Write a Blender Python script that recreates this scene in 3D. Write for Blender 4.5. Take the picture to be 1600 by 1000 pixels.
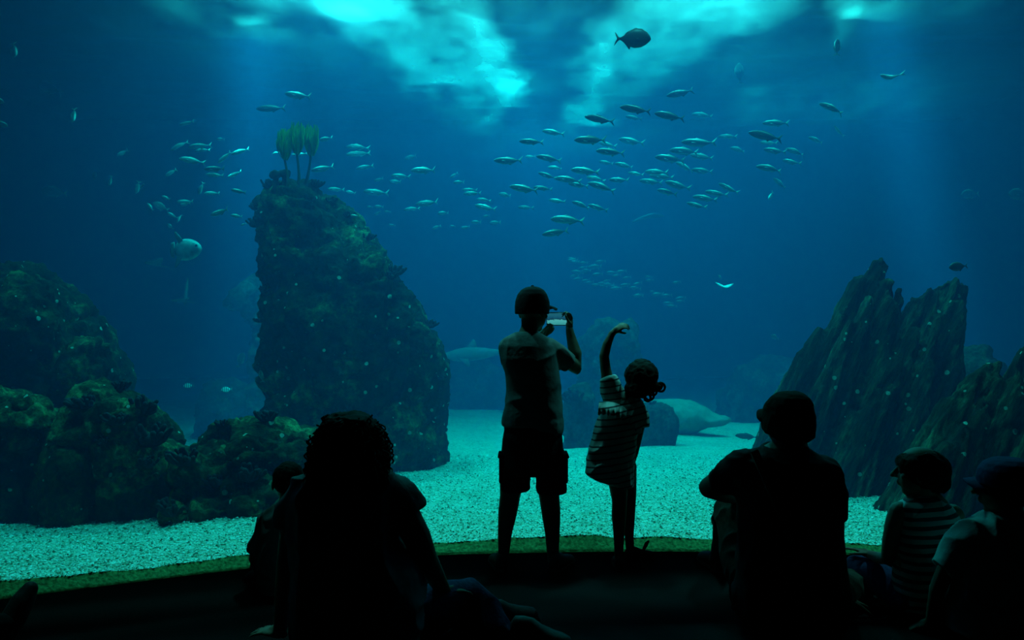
import bpy, bmesh, math, random
import numpy as np
from mathutils import Vector, Matrix

for o in list(bpy.data.objects):
    bpy.data.objects.remove(o)
S = bpy.context.scene
COL = S.collection
random.seed(7)
RNG = np.random.default_rng(11)

# ---------------------------------------------------------------- camera
F = 1244.0                 # focal length in pixels of the 1600 x 1000 frame
EYE = 1.2                  # eye height above the carpet
cam = bpy.data.cameras.new('camera')
cam.sensor_width = 36.0
cam.lens = 36.0 * F / 1600.0
cam.clip_start = 0.05
cam.clip_end = 200
camo = bpy.data.objects.new('camera', cam)
camo.location = (0, 0, EYE)
camo.rotation_euler = (math.pi / 2, 0, 0)
COL.objects.link(camo)
S.camera = camo

# ---------------------------------------------------------------- world, lights, exposure
WATER_TOP = 4.6
w = bpy.data.worlds.new('world')
S.world = w
w.use_nodes = True
w.node_tree.nodes['Background'].inputs[0].default_value = (0.02, 0.05, 0.06, 1)
w.node_tree.nodes['Background'].inputs[1].default_value = 0.02

S.view_settings.view_transform = 'Standard'
S.view_settings.look = 'None'
S.view_settings.gamma = 1.0
S.view_settings.use_curve_mapping = False
S.view_settings.exposure = 0.0
S.cycles.use_denoising = True
S.cycles.denoiser = 'OPENIMAGEDENOISE'
S.cycles.max_bounces = 6
S.cycles.volume_bounces = 1
S.cycles.diffuse_bounces = 2
S.cycles.glossy_bounces = 2
S.cycles.transparent_max_bounces = 16
S.cycles.sample_clamp_indirect = 4.0
S.cycles.caustics_reflective = False
S.cycles.caustics_refractive = False


def spot(name, loc, target, power, cone, blend=0.4, radius=0.08, color=(0.80, 1.0, 0.90)):
    l = bpy.data.lights.new(name, 'SPOT')
    l.energy = power
    l.spot_size = math.radians(cone)
    l.spot_blend = blend
    l.shadow_soft_size = radius
    l.color = color
    o = bpy.data.objects.new(name, l)
    o.location = loc
    d = Vector(target) - Vector(loc)
    o.rotation_euler = d.to_track_quat('-Z', 'Y').to_euler()
    COL.objects.link(o)
    return o


# lamps hung over the water and added fill spots, above the picture
LAMP = (0.28, 1.0, 0.95)
for (lx, ly, p_) in ((-2.4, 9.6, 900), (-0.2, 11.2, 800), (2.4, 10.2, 850), (0.8, 15.0, 1300), (5.0, 12.5, 900)):
    spot('overhead_lamp', (lx, ly, 6.7), (lx, ly + 0.1, 0), p_, 125, 0.9, 0.4, LAMP)
for (lx, ly, p_) in ((-1.9, 8.5, 390), (0.3, 8.8, 430), (2.2, 8.5, 320), (4.4, 8.6, 230)):
    spot('surface_fill', (lx, ly, 5.5), (lx, ly, 0), p_, 140, 0.9, 0.25, LAMP)  # added out of view to brighten the upper water
for lx, p_ in ((-2.9, 980), (0.4, 800), (3.6, 960)):
    spot('front_fill', (lx, 5.3, 7.6), (lx, 5.0, 0), p_, 84, 0.7, 0.2, LAMP)  # added out of view to brighten the gravel by the glass
# narrow lamps: each sends a shaft down through the water
spot('shaft_lamp', (-1.85, 8.75, 7.2), (-1.85, 8.9, 0), 11000, 6, 1.0, 0.25, LAMP)
spot('shaft_lamp', (-3.1, 9.4, 7.6), (-3.0, 9.6, 0), 24000, 15, 1.0, 0.30, LAMP)
spot('shaft_lamp', (-0.1, 11.5, 8.6), (0.6, 12.0, 0), 13000, 9, 1.0, 0.30, LAMP)
spot('shaft_lamp', (3.6, 8.8, 7.2), (5.0, 8.9, 0), 36000, 9, 1.0, 0.30, LAMP)
spot('shaft_lamp', (5.3, 8.6, 8.0), (7.4, 8.6, 0), 42000, 9, 1.0, 0.30, LAMP)


# ---------------------------------------------------------------- helpers
def at(px, py, Y):
    """A point of the photograph at distance Y from the camera plane."""
    return Vector(((px - 800.0) / F * Y, Y, EYE + (500.0 - py) / F * Y))


def V(*a):
    return Vector(a)


def hash3(ix, iy, iz, seed):
    h = (ix * 374761393 + iy * 668265263 + iz * 2147483647 + seed * 974634777) & 0xFFFFFFFF
    h = ((h ^ (h >> 13)) * 1274126177) & 0xFFFFFFFF
    h = (h ^ (h >> 16)) & 0xFFFFFFFF
    return h.astype(np.float64) / 4294967295.0 * 2 - 1


def vnoise(p, seed=0):
    """Smooth value noise in [-1, 1] for an (n, 3) array."""
    i = np.floor(p).astype(np.int64)
    f = p - i
    f = f * f * f * (f * (f * 6 - 15) + 10)
    r = 0
    for dx in (0, 1):
        wx = f[:, 0] if dx else 1 - f[:, 0]
        for dy in (0, 1):
            wy = f[:, 1] if dy else 1 - f[:, 1]
            for dz in (0, 1):
                wz = f[:, 2] if dz else 1 - f[:, 2]
                r = r + wx * wy * wz * hash3(i[:, 0] + dx, i[:, 1] + dy, i[:, 2] + dz, seed)
    return r


def fbm(p, seed=0, octaves=4, gain=0.5, lac=2.03):
    a, r, q = 1.0, 0, np.array(p, dtype=np.float64)
    for k in range(octaves):
        r = r + a * vnoise(q, seed + k * 17)
        q = q * lac
        a *= gain
    return r


def ridge(p, seed=0, octaves=4):
    a, r, q = 1.0, 0, np.array(p, dtype=np.float64)
    for k in range(octaves):
        r = r + a * (1 - np.abs(vnoise(q, seed + k * 17)) * 2)
        q = q * 2.1
        a *= 0.5
    return r


class MB:
    """Collects closed shapes; build() links them as one mesh object."""
    def __init__(s):
        s.v, s.f = [], []

    def add(s, verts, faces):
        b = len(s.v)
        s.v.extend([tuple(x) for x in verts])
        s.f.extend([tuple(i + b for i in f) for f in faces])
        return s

    def rings(s, rings, cap0=True, cap1=True):
        n = len(rings[0])
        vs = [p for r in rings for p in r]
        fs = []
        for k in range(len(rings) - 1):
            for i in range(n):
                j = (i + 1) % n
                fs.append((k * n + i, k * n + j, (k + 1) * n + j, (k + 1) * n + i))
        if cap0:
            fs.append(tuple(reversed(range(n))))
        if cap1:
            fs.append(tuple((len(rings) - 1) * n + i for i in range(n)))
        return s.add(vs, fs)

    def tube(s, pts, radii, n=12, flat=1.0, side=None, round0=True, round1=True):
        """Tapered tube through pts; flat squeezes the section along the side vector."""
        P = [Vector(p) for p in pts]
        R = list(radii)
        T = []
        for i in range(len(P)):
            a = P[max(i - 1, 0)]
            b = P[min(i + 1, len(P) - 1)]
            T.append((b - a).normalized())
        ref = Vector(side) if side is not None else (Vector((0, 1, 0)) if abs(T[0].y) < 0.8 else Vector((1, 0, 0)))
        rings = []
        seq = []
        if round0:
            for a in (80, 55, 28):
                c, q = math.cos(math.radians(a)), math.sin(math.radians(a))
                seq.append((P[0] - T[0] * R[0] * q, R[0] * c, T[0]))
        for i in range(len(P)):
            seq.append((P[i], R[i], T[i]))
        if round1:
            for a in (28, 55, 80):
                c, q = math.cos(math.radians(a)), math.sin(math.radians(a))
                seq.append((P[-1] + T[-1] * R[-1] * q, R[-1] * c, T[-1]))
        for (p, r, t) in seq:
            u = (ref - t * ref.dot(t))
            if u.length < 1e-4:
                u = t.orthogonal()
            u.normalize()
            w_ = t.cross(u)
            rings.append([p + u * (r * flat * math.cos(2 * math.pi * i / n)) + w_ * (r * math.sin(2 * math.pi * i / n)) for i in range(n)])
            ref = u
        return s.rings(rings)

    def ball(s, c, r, rot=None, n=14, m=9):
        c = Vector(c)
        if not hasattr(r, '__len__'):
            r = (r, r, r)
        rings = []
        for k in range(1, m):
            a = math.pi * k / m - math.pi / 2
            ring = []
            for i in range(n):
                b = 2 * math.pi * i / n
                p = Vector((r[0] * math.cos(a) * math.cos(b), r[1] * math.cos(a) * math.sin(b), r[2] * math.sin(a)))
                ring.append(c + (rot @ p if rot is not None else p))
            rings.append(ring)
        return s.rings(rings)

    def box(s, c, d, rot=None):
        c = Vector(c)
        vs = []
        for z in (-1, 1):
            for (x, y) in ((-1, -1), (1, -1), (1, 1), (-1, 1)):
                p = Vector((x * d[0] / 2, y * d[1] / 2, z * d[2] / 2))
                vs.append(c + (rot @ p if rot is not None else p))
        return s.add(vs, [(3, 2, 1, 0), (4, 5, 6, 7), (0, 1, 5, 4), (1, 2, 6, 5), (2, 3, 7, 6), (3, 0, 4, 7)])

    def sil(s, rows, n=28, power=2.0):
        """Horizontal sections given by what the photograph shows: (py, x_left, x_right, Y, half_depth[, lean])."""
        rings = []
        for r in rows:
            py, xl, xr, Y, hd = r[:5]
            a, b = at(xl, py, Y), at(xr, py, Y)
            c = (a + b) / 2
            hx = (b - a).length / 2
            ring = []
            for i in range(n):
                t = 2 * math.pi * i / n
                ct, st = math.cos(t), math.sin(t)
                e = 2.0 / power
                ring.append(c + Vector((hx * math.copysign(abs(ct) ** e, ct), hd * math.copysign(abs(st) ** e, st), 0)))
            rings.append(ring)
        # top row first: turn round so that faces look outward
        rings = rings[::-1]
        return s.rings(rings)

    def mesh(s, name):
        me = bpy.data.meshes.new(name)
        me.from_pydata([tuple(v) for v in s.v], [], s.f)
        me.update()
        return me

    def build(s, name, m=None, parent=None, smooth=True):
        return link_mesh(name, s.mesh(name), m, parent, smooth)

    def melt(s, name, voxel, m=None, parent=None, smooth_iter=4, factor=0.5):
        """One continuous skin round everything collected."""
        me = s.mesh(name + '_raw')
        bm = bmesh.new()
        bm.from_mesh(me)
        bmesh.ops.recalc_face_normals(bm, faces=bm.faces)
        bm.to_mesh(me)
        bm.free()
        o = bpy.data.objects.new('melt', me)
        COL.objects.link(o)
        md = o.modifiers.new('r', 'REMESH')
        md.mode = 'VOXEL'
        md.voxel_size = voxel
        if smooth_iter:
            sm = o.modifiers.new('s', 'SMOOTH')
            sm.iterations = smooth_iter
            sm.factor = factor
        dg = bpy.context.evaluated_depsgraph_get()
        out = bpy.data.meshes.new_from_object(o.evaluated_get(dg))
        bpy.data.objects.remove(o)
        bpy.data.meshes.remove(me)
        out.name = name
        out.materials.clear()
        return link_mesh(name, out, m, parent, True)


def link_mesh(name, me, m=None, parent=None, smooth=True):
    if m is not None:
        me.materials.append(m)
    if smooth and len(me.polygons):
        me.polygons.foreach_set('use_smooth', [True] * len(me.polygons))
    o = bpy.data.objects.new(name, me)
    COL.objects.link(o)
    if parent is not None:
        o.parent = parent
        o.matrix_parent_inverse = world_of(parent).inverted()
    return o


def world_of(o):
    m = o.matrix_basis.copy()
    if o.parent is not None:
        m = world_of(o.parent) @ o.matrix_parent_inverse @ m
    return m


def empty(name, loc):
    o = bpy.data.objects.new(name, None)
    o.location = loc
    o.empty_display_size = 0.1
    COL.objects.link(o)
    return o


def tag(o, label=None, cat=None, group=None, kind=None):
    if label:
        o['label'] = label
    if cat:
        o['category'] = cat
    if group:
        o['group'] = group
    if kind:
        o['kind'] = kind
    return o


def coords(me):
    a = np.empty(len(me.vertices) * 3)
    me.vertices.foreach_get('co', a)
    return a.reshape(-1, 3)


def normals(me):
    a = np.empty(len(me.vertices) * 3, dtype=np.float32)
    me.vertices.foreach_get('normal', a)
    return a.reshape(-1, 3).astype(np.float64)


def set_coords(me, a):
    me.vertices.foreach_set('co', a.ravel())
    me.update()


# ---------------------------------------------------------------- materials
def mat(name, build):
    m = bpy.data.materials.new(name)
    m.use_nodes = True
    nt = m.node_tree
    nt.nodes.clear()
    out = nt.nodes.new('ShaderNodeOutputMaterial')
    build(nt, out)
    return m


def nd(nt, t, **kw):
    n = nt.nodes.new(t)
    for k, v in kw.items():
        if k.startswith('i_'):
            key = k[2:]
            key = int(key) if key.isdigit() else key.replace('_', ' ')
            n.inputs[key].default_value = v
        else:
            setattr(n, k, v)
    return n


def ramp(nt, fac, stops):
    r = nt.nodes.new('ShaderNodeValToRGB')
    e = r.color_ramp.elements
    while len(e) < len(stops):
        e.new(0.5)
    for k, (p, c) in enumerate(stops):
        e[k].position = p
        e[k].color = (*c, 1)
    nt.links.new(fac, r.inputs[0])
    return r


def plain(name, c, rough=0.7, c2=None, scale=20, bump=0.0, spec=0.3, metal=0.0, coord='Object', stretch=(1, 1, 1)):
    def b(nt, out):
        p = nd(nt, 'ShaderNodeBsdfPrincipled')
        p.inputs['Roughness'].default_value = rough
        p.inputs['Specular IOR Level'].default_value = spec
        p.inputs['Metallic'].default_value = metal
        tc = nd(nt, 'ShaderNodeTexCoord')
        mp = nd(nt, 'ShaderNodeMapping')
        mp.inputs['Scale'].default_value = stretch
        nt.links.new(tc.outputs[coord], mp.inputs[0])
        n = nd(nt, 'ShaderNodeTexNoise')
        n.inputs['Scale'].default_value = scale
        n.inputs['Detail'].default_value = 5
        nt.links.new(mp.outputs[0], n.inputs['Vector'])
        r = ramp(nt, n.outputs['Fac'], [(0.3, c), (0.7, c2 or tuple(x * 1.15 for x in c))])
        nt.links.new(r.outputs[0], p.inputs['Base Color'])
        if bump:
            bp = nd(nt, 'ShaderNodeBump')
            bp.inputs['Strength'].default_value = bump
            bp.inputs['Distance'].default_value = 0.01
            nt.links.new(n.outputs['Fac'], bp.inputs['Height'])
            nt.links.new(bp.outputs[0], p.inputs['Normal'])
        nt.links.new(p.outputs[0], out.inputs[0])
    return mat(name, b)


M = {}

# ---------------------------------------------------------------- the tank
def m_water(nt, out):
    sc = nd(nt, 'ShaderNodeVolumeScatter')
    sc.inputs['Color'].default_value = (0.08, 0.36, 0.90, 1)
    sc.inputs['Density'].default_value = 0.056
    sc.inputs['Anisotropy'].default_value = 0.45
    ab = nd(nt, 'ShaderNodeVolumeAbsorption')
    ab.inputs['Color'].default_value = (0.02, 0.86, 0.905, 1)
    ab.inputs['Density'].default_value = 0.62
    a = nd(nt, 'ShaderNodeAddShader')
    nt.links.new(sc.outputs[0], a.inputs[0])
    nt.links.new(ab.outputs[0], a.inputs[1])
    nt.links.new(a.outputs[0], out.inputs['Volume'])


M['water'] = mat('water', m_water)
M['water'].cycles.homogeneous_volume = True

GLASS_PTS = [(-7.5, 0.6), (-5.5, 1.75), (-4.0, 2.55), (-2.9, 3.08), (-2.1, 3.47), (-1.63, 3.69), (-1.27, 3.85), (-0.8, 3.985), (-0.36, 4.07), (0.3, 4.12),
             (0.83, 4.13), (1.5, 4.10), (2.1, 4.02), (2.8, 3.85), (4.0, 3.4), (5.5, 2.7), (7.5, 1.6)]
_gx = np.array([p[0] for p in GLASS_PTS])
_gy = np.array([p[1] for p in GLASS_PTS])


def glass_y(x):
    return np.interp(x, _gx, _gy)


TX, TY = 15.0, 27.0
xs = np.linspace(-7.5, 7.5, 61)


def prism(front, back_y, z0, z1, side_x):
    """Closed prism: curved front, straight sides and back."""
    pts = [(-side_x, front[0][1])] + front + [(side_x, front[-1][1]), (side_x, back_y), (-side_x, back_y)]
    n = len(pts)
    mb = MB()
    mb.add([(x, y, z0) for x, y in pts] + [(x, y, z1) for x, y in pts],
           [tuple(reversed(range(n))), tuple(range(n, 2 * n))] + [(i, (i + 1) % n, n + (i + 1) % n, n + i) for i in range(n)])
    return mb


wfront = [(x, glass_y(x) + 0.085) for x in xs]
o = prism(wfront, TY, -1.9, WATER_TOP, TX).build('water', M['water'], smooth=False)
tag(o, kind='structure')


# the surface of the water from below
def m_surface(nt, out):
    fr = nd(nt, 'ShaderNodeFresnel')
    fr.inputs['IOR'].default_value = 1.33
    tr = nd(nt, 'ShaderNodeBsdfTransparent')
    gl = nd(nt, 'ShaderNodeBsdfGlossy')
    gl.inputs['Roughness'].default_value = 0.12
    gl.inputs['Color'].default_value = (0.9, 0.9, 0.9, 1)
    mx = nd(nt, 'ShaderNodeMixShader')
    nt.links.new(fr.outputs[0], mx.inputs[0])
    nt.links.new(tr.outputs[0], mx.inputs[1])
    nt.links.new(gl.outputs[0], mx.inputs[2])
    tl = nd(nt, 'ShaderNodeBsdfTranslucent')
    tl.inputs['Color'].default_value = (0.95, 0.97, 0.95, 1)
    tc = nd(nt, 'ShaderNodeTexCoord')
    n = nd(nt, 'ShaderNodeTexNoise')
    n.inputs['Scale'].default_value = 0.9
    n.inputs['Detail'].default_value = 7
    n.inputs['Roughness'].default_value = 0.65
    n.inputs['Distortion'].default_value = 0.6
    nt.links.new(tc.outputs['Object'], n.inputs['Vector'])
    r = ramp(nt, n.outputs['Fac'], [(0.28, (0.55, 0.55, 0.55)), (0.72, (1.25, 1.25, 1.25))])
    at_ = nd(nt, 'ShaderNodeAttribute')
    at_.attribute_name = 'foam_glow'
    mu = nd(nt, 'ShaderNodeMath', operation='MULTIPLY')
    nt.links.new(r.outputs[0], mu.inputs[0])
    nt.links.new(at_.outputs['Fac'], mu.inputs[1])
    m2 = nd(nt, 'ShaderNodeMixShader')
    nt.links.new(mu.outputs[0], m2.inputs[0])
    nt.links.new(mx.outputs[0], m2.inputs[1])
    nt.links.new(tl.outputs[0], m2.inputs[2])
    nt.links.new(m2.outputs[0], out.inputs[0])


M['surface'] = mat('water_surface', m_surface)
gx = np.concatenate([np.linspace(-TX, -6, 40, endpoint=False), np.linspace(-6, 7.5, 230), np.linspace(7.5, TX, 36)[1:]])
nx = len(gx)
gy = np.concatenate([np.linspace(0.0, 8.0, 20, endpoint=False), np.linspace(8.0, 15.0, 130), np.linspace(15.0, TY, 40)[1:]])
ny = len(gy)
fy = glass_y(gx) + 0.1
pts = [np.stack([gx, np.maximum(yy, fy + 0.05 * j), np.full(nx, WATER_TOP + 0.03)], 1) for j, yy in enumerate(gy)]
P = np.concatenate(pts)
FOAM_GLOW = [  # froth plus painted pools of light: outline on the surface as (px, py), amount, softness
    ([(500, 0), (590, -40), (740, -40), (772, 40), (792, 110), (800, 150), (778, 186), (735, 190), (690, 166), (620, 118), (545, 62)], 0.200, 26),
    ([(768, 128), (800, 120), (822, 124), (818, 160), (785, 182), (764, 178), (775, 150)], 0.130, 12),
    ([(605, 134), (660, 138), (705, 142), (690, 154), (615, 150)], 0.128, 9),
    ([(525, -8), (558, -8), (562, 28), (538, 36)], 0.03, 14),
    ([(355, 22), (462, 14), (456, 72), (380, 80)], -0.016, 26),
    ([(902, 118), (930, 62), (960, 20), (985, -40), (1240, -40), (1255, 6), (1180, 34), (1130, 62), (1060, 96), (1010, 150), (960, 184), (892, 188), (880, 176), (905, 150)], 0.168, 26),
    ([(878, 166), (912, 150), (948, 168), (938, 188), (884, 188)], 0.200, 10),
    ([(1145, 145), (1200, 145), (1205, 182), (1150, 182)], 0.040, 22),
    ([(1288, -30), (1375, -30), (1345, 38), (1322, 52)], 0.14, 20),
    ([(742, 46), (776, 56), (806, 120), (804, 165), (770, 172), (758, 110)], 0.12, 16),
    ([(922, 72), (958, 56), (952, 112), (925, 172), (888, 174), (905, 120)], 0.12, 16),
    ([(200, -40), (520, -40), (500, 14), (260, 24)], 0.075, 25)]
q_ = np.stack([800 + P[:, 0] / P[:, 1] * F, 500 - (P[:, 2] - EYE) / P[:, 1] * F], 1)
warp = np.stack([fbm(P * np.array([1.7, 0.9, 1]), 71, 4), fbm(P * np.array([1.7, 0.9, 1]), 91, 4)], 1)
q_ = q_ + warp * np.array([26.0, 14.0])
foam_glow = np.full(len(P), 0.022)
for poly_, amt, soft in FOAM_GLOW:
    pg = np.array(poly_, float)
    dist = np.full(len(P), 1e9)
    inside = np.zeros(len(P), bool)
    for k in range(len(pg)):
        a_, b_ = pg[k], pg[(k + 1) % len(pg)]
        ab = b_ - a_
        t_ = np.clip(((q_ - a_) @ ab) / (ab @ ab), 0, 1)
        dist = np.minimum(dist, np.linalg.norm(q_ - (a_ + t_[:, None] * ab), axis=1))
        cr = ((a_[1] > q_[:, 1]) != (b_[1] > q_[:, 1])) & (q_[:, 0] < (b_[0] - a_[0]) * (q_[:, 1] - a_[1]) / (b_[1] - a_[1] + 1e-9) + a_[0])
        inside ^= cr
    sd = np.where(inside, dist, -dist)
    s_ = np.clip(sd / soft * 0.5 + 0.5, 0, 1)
    foam_glow = foam_glow + amt * s_ * s_ * (3 - 2 * s_)
foam_glow = np.clip(np.maximum(foam_glow, 0.004) * 1.1 * (0.80 + 0.55 * fbm(P * np.array([3.0, 1.6, 1]), 55, 4)), 0, 0.95)
P[:, 2] += 0.05 * fbm(P * np.array([1.1, 1.6, 1]), 5, 4)
fs = [(j * nx + i, (j + 1) * nx + i, (j + 1) * nx + i + 1, j * nx + i + 1) for j in range(ny - 1) for i in range(nx - 1)]
me = bpy.data.meshes.new('water_surface')
me.from_pydata(P.tolist(), [], fs)
fa = me.attributes.new('foam_glow', 'FLOAT', 'POINT')
fa.data.foreach_set('value', foam_glow.astype(np.float32))
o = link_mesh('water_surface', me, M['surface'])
tag(o, kind='structure')


# gravel bed
def m_gravel(nt, out):
    p = nd(nt, 'ShaderNodeBsdfPrincipled')
    p.inputs['Roughness'].default_value = 0.85
    p.inputs['Specular IOR Level'].default_value = 0.2
    tc = nd(nt, 'ShaderNodeTexCoord')
    v = nd(nt, 'ShaderNodeTexVoronoi')
    v.inputs['Scale'].default_value = 75
    nt.links.new(tc.outputs['Object'], v.inputs['Vector'])
    n = nd(nt, 'ShaderNodeTexNoise')
    n.inputs['Scale'].default_value = 3.0
    n.inputs['Detail'].default_value = 8
    n.inputs['Roughness'].default_value = 0.7
    nt.links.new(tc.outputs['Object'], n.inputs['Vector'])
    sep = nd(nt, 'ShaderNodeSeparateColor')
    nt.links.new(v.outputs['Color'], sep.inputs[0])
    r = ramp(nt, sep.outputs[0], [(0.0, (0.30, 0.26, 0.14)), (0.22, (0.62, 0.60, 0.42)), (0.8, (0.86, 0.84, 0.66)), (1.0, (0.95, 0.95, 0.85))])
    r2 = ramp(nt, n.outputs['Fac'], [(0.3, (0.72, 0.74, 0.68)), (0.6, (1, 1, 1))])
    mx = nd(nt, 'ShaderNodeMix', data_type='RGBA', blend_type='MULTIPLY')
    mx.inputs[0].default_value = 1
    nt.links.new(r.outputs[0], mx.inputs[6])
    nt.links.new(r2.outputs[0], mx.inputs[7])
    nt.links.new(mx.outputs[2], p.inputs['Base Color'])
    bp = nd(nt, 'ShaderNodeBump')
    bp.inputs['Strength'].default_value = 0.9
    bp.inputs['Distance'].default_value = 0.02
    nt.links.new(v.outputs['Distance'], bp.inputs['Height'])
    bp.invert = True
    nt.links.new(bp.outputs[0], p.inputs['Normal'])
    nt.links.new(p.outputs[0], out.inputs[0])


M['gravel'] = mat('gravel', m_gravel)
M['gravel_face'] = plain('olive_gravel', (0.05, 0.075, 0.015), 0.9, (0.24, 0.27, 0.08), 60, 0.6)  # darker olive tone for the strip along the glass


def gravel_z(x, y):
    d = y - glass_y(x)
    q = np.stack([np.asarray(x, float), np.asarray(y, float), np.zeros_like(np.asarray(x, float))], 1)
    lip = 0.034 + 0.018 * np.sin(np.asarray(x) * 2.1 + 0.6) * np.exp(-d * 1.5) + 0.012 * vnoise(q * 5, 3) * np.exp(-d)
    return lip - 0.058 * np.clip(d, 0, 14) + 0.035 * fbm(q * 0.9, 9, 3) * np.clip(d, 0, 1) + 0.006 * fbm(q * 6, 4, 2)


nx, ny = 300, 200
gx = np.concatenate([np.linspace(-TX, -5, 30, endpoint=False), np.linspace(-5, 5, 240), np.linspace(5, TX, 31)[1:]])
nx = len(gx)
t = np.linspace(0, 1, ny) ** 2.0
rows = []
fy = np.interp(gx, _gx, _gy) + 0.155
for j in range(ny):
    yy = fy + (TY - fy) * t[j]
    rows.append(np.stack([gx, yy, gravel_z(gx, yy)], 1))
P = np.concatenate(rows)
fs = [(j * nx + i, j * nx + i + 1, (j + 1) * nx + i + 1, (j + 1) * nx + i) for j in range(ny - 1) for i in range(nx - 1)]
me = bpy.data.meshes.new('gravel_bed')
me.from_pydata(P.tolist(), [], fs)
gravel = link_mesh('gravel_bed', me, M['gravel'])
tag(gravel, 'pale gravel bed sloping away behind the glass', 'gravel', kind='stuff')
# the side of the bed pressed against the glass
top = rows[0]
mb = MB()
vs, fs = [], []
K = 7
for k in range(K):
    t_ = k / (K - 1)
    for i in range(nx):
        vs.append((top[i, 0], top[i, 1] - 0.06 * t_, top[i, 2] * (1 - t_) + (-0.02) * t_ + 0.004 * math.sin(i * 3.7 + k * 2.1) * (0 < k < K - 1)))
for i in range(nx):
    vs.append((top[i, 0], top[i, 1] - 0.062, -0.35))
K += 1
for k in range(K - 1):
    for i in range(nx - 1):
        fs.append((k * nx + i, (k + 1) * nx + i, (k + 1) * nx + i + 1, k * nx + i + 1))
o = mb.add(vs, fs).build('gravel_side', M['gravel_face'], gravel)

# loose pebbles near the glass
NP = 60000
d = RNG.random(NP) ** 1.5 * 4.2 + 0.155
x = (RNG.random(NP) * 2 - 1) * 3.9
y = glass_y(x) + d
keep = np.abs(x) < y * 0.70
x, y = x[keep], y[keep]
z = gravel_z(x, y)
n = len(x)
base = np.array([(1, 0, 0), (0, 1, 0), (-1, 0, 0), (0, -1, 0), (0, 0, 1), (0, 0, -1)], float)
tri = np.array([(0, 1, 4), (1, 2, 4), (2, 3, 4), (3, 0, 4), (1, 0, 5), (2, 1, 5), (3, 2, 5), (0, 3, 5)])
sc = (0.0035 + 0.0065 * RNG.random((n, 1, 1)) ** 2) * (0.6 + 0.8 * RNG.random((n, 6, 1)))
ang = RNG.random(n) * 6.28
ca, sa = np.cos(ang)[:, None], np.sin(ang)[:, None]
b = base[None] * sc
b = np.stack([b[..., 0] * ca - b[..., 1] * sa, (b[..., 0] * sa + b[..., 1] * ca) * 1.4, b[..., 2] * 0.8 + 0.35 * b[..., 0] * RNG.standard_normal((n, 1))], -1)
b += np.stack([x, y, z + 0.003], 1)[:, None, :]
f = tri[None] + (np.arange(n) * 6)[:, None, None]
me = bpy.data.meshes.new('pebbles')
me.from_pydata(b.reshape(-1, 3).tolist(), [], f.reshape(-1, 3).tolist())


def m_pebble(nt, out):
    p = nd(nt, 'ShaderNodeBsdfPrincipled')
    p.inputs['Roughness'].default_value = 0.6
    g = nd(nt, 'ShaderNodeNewGeometry')
    r = ramp(nt, g.outputs['Random Per Island'], [(0.0, (0.10, 0.09, 0.05)), (0.22, (0.42, 0.38, 0.24)), (0.4, (0.78, 0.76, 0.58)), (1.0, (0.95, 0.95, 0.85))])
    nt.links.new(r.outputs[0], p.inputs['Base Color'])
    nt.links.new(p.outputs[0], out.inputs[0])


M['pebble'] = mat('pebble', m_pebble)
o = link_mesh('pebbles', me, M['pebble'], None, False)
tag(o, 'loose pale pebbles strewn over the gravel by the glass', 'pebbles', kind='stuff')

# acrylic window
def m_glass(nt, out):
    lw = nd(nt, 'ShaderNodeFresnel')
    lw.inputs['IOR'].default_value = 1.2
    tr = nd(nt, 'ShaderNodeBsdfTransparent')
    tr.inputs['Color'].default_value = (0.98, 1.0, 0.99, 1)
    gl = nd(nt, 'ShaderNodeBsdfGlossy')
    gl.inputs['Roughness'].default_value = 0.02
    mx = nd(nt, 'ShaderNodeMixShader')
    nt.links.new(lw.outputs[0], mx.inputs[0])
    nt.links.new(tr.outputs[0], mx.inputs[1])
    nt.links.new(gl.outputs[0], mx.inputs[2])
    nt.links.new(mx.outputs[0], out.inputs[0])


M['glass'] = mat('acrylic_glass', m_glass)
n = len(xs)
vs = []
for dy in (0.0, 0.06):
    for z in (-0.3, 3.05):
        vs += [(x, glass_y(x) + dy, z) for x in xs]
fs = []
for i in range(n - 1):
    fs += [(i, i + 1, n + i + 1, n + i), (2 * n + i + 1, 2 * n + i, 3 * n + i, 3 * n + i + 1),
           (n + i, n + i + 1, 3 * n + i + 1, 3 * n + i), (i + 1, i, 2 * n + i, 2 * n + i + 1)]
fs += [(0, n, 3 * n, 2 * n), (n - 1, 3 * n - 1, 4 * n - 1, 2 * n - 1)]
o = MB().add(vs, fs).build('window_1', M['glass'], smooth=True)
tag(o, kind='structure')

# ---------------------------------------------------------------- the shell
M['carpet'] = plain('dark_carpet', (0.006, 0.007, 0.008), 0.95, (0.014, 0.015, 0.016), 180, 0.8, 0.1)
M['dark_wall'] = plain('dark_paint', (0.008, 0.009, 0.011), 0.9, (0.014, 0.015, 0.018), 6, 0.1, 0.1)
M['tank_wall'] = plain('tank_wall', (0.05, 0.09, 0.12), 0.9, (0.09, 0.14, 0.17), 1.2, 0.3, 0.1)

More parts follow.
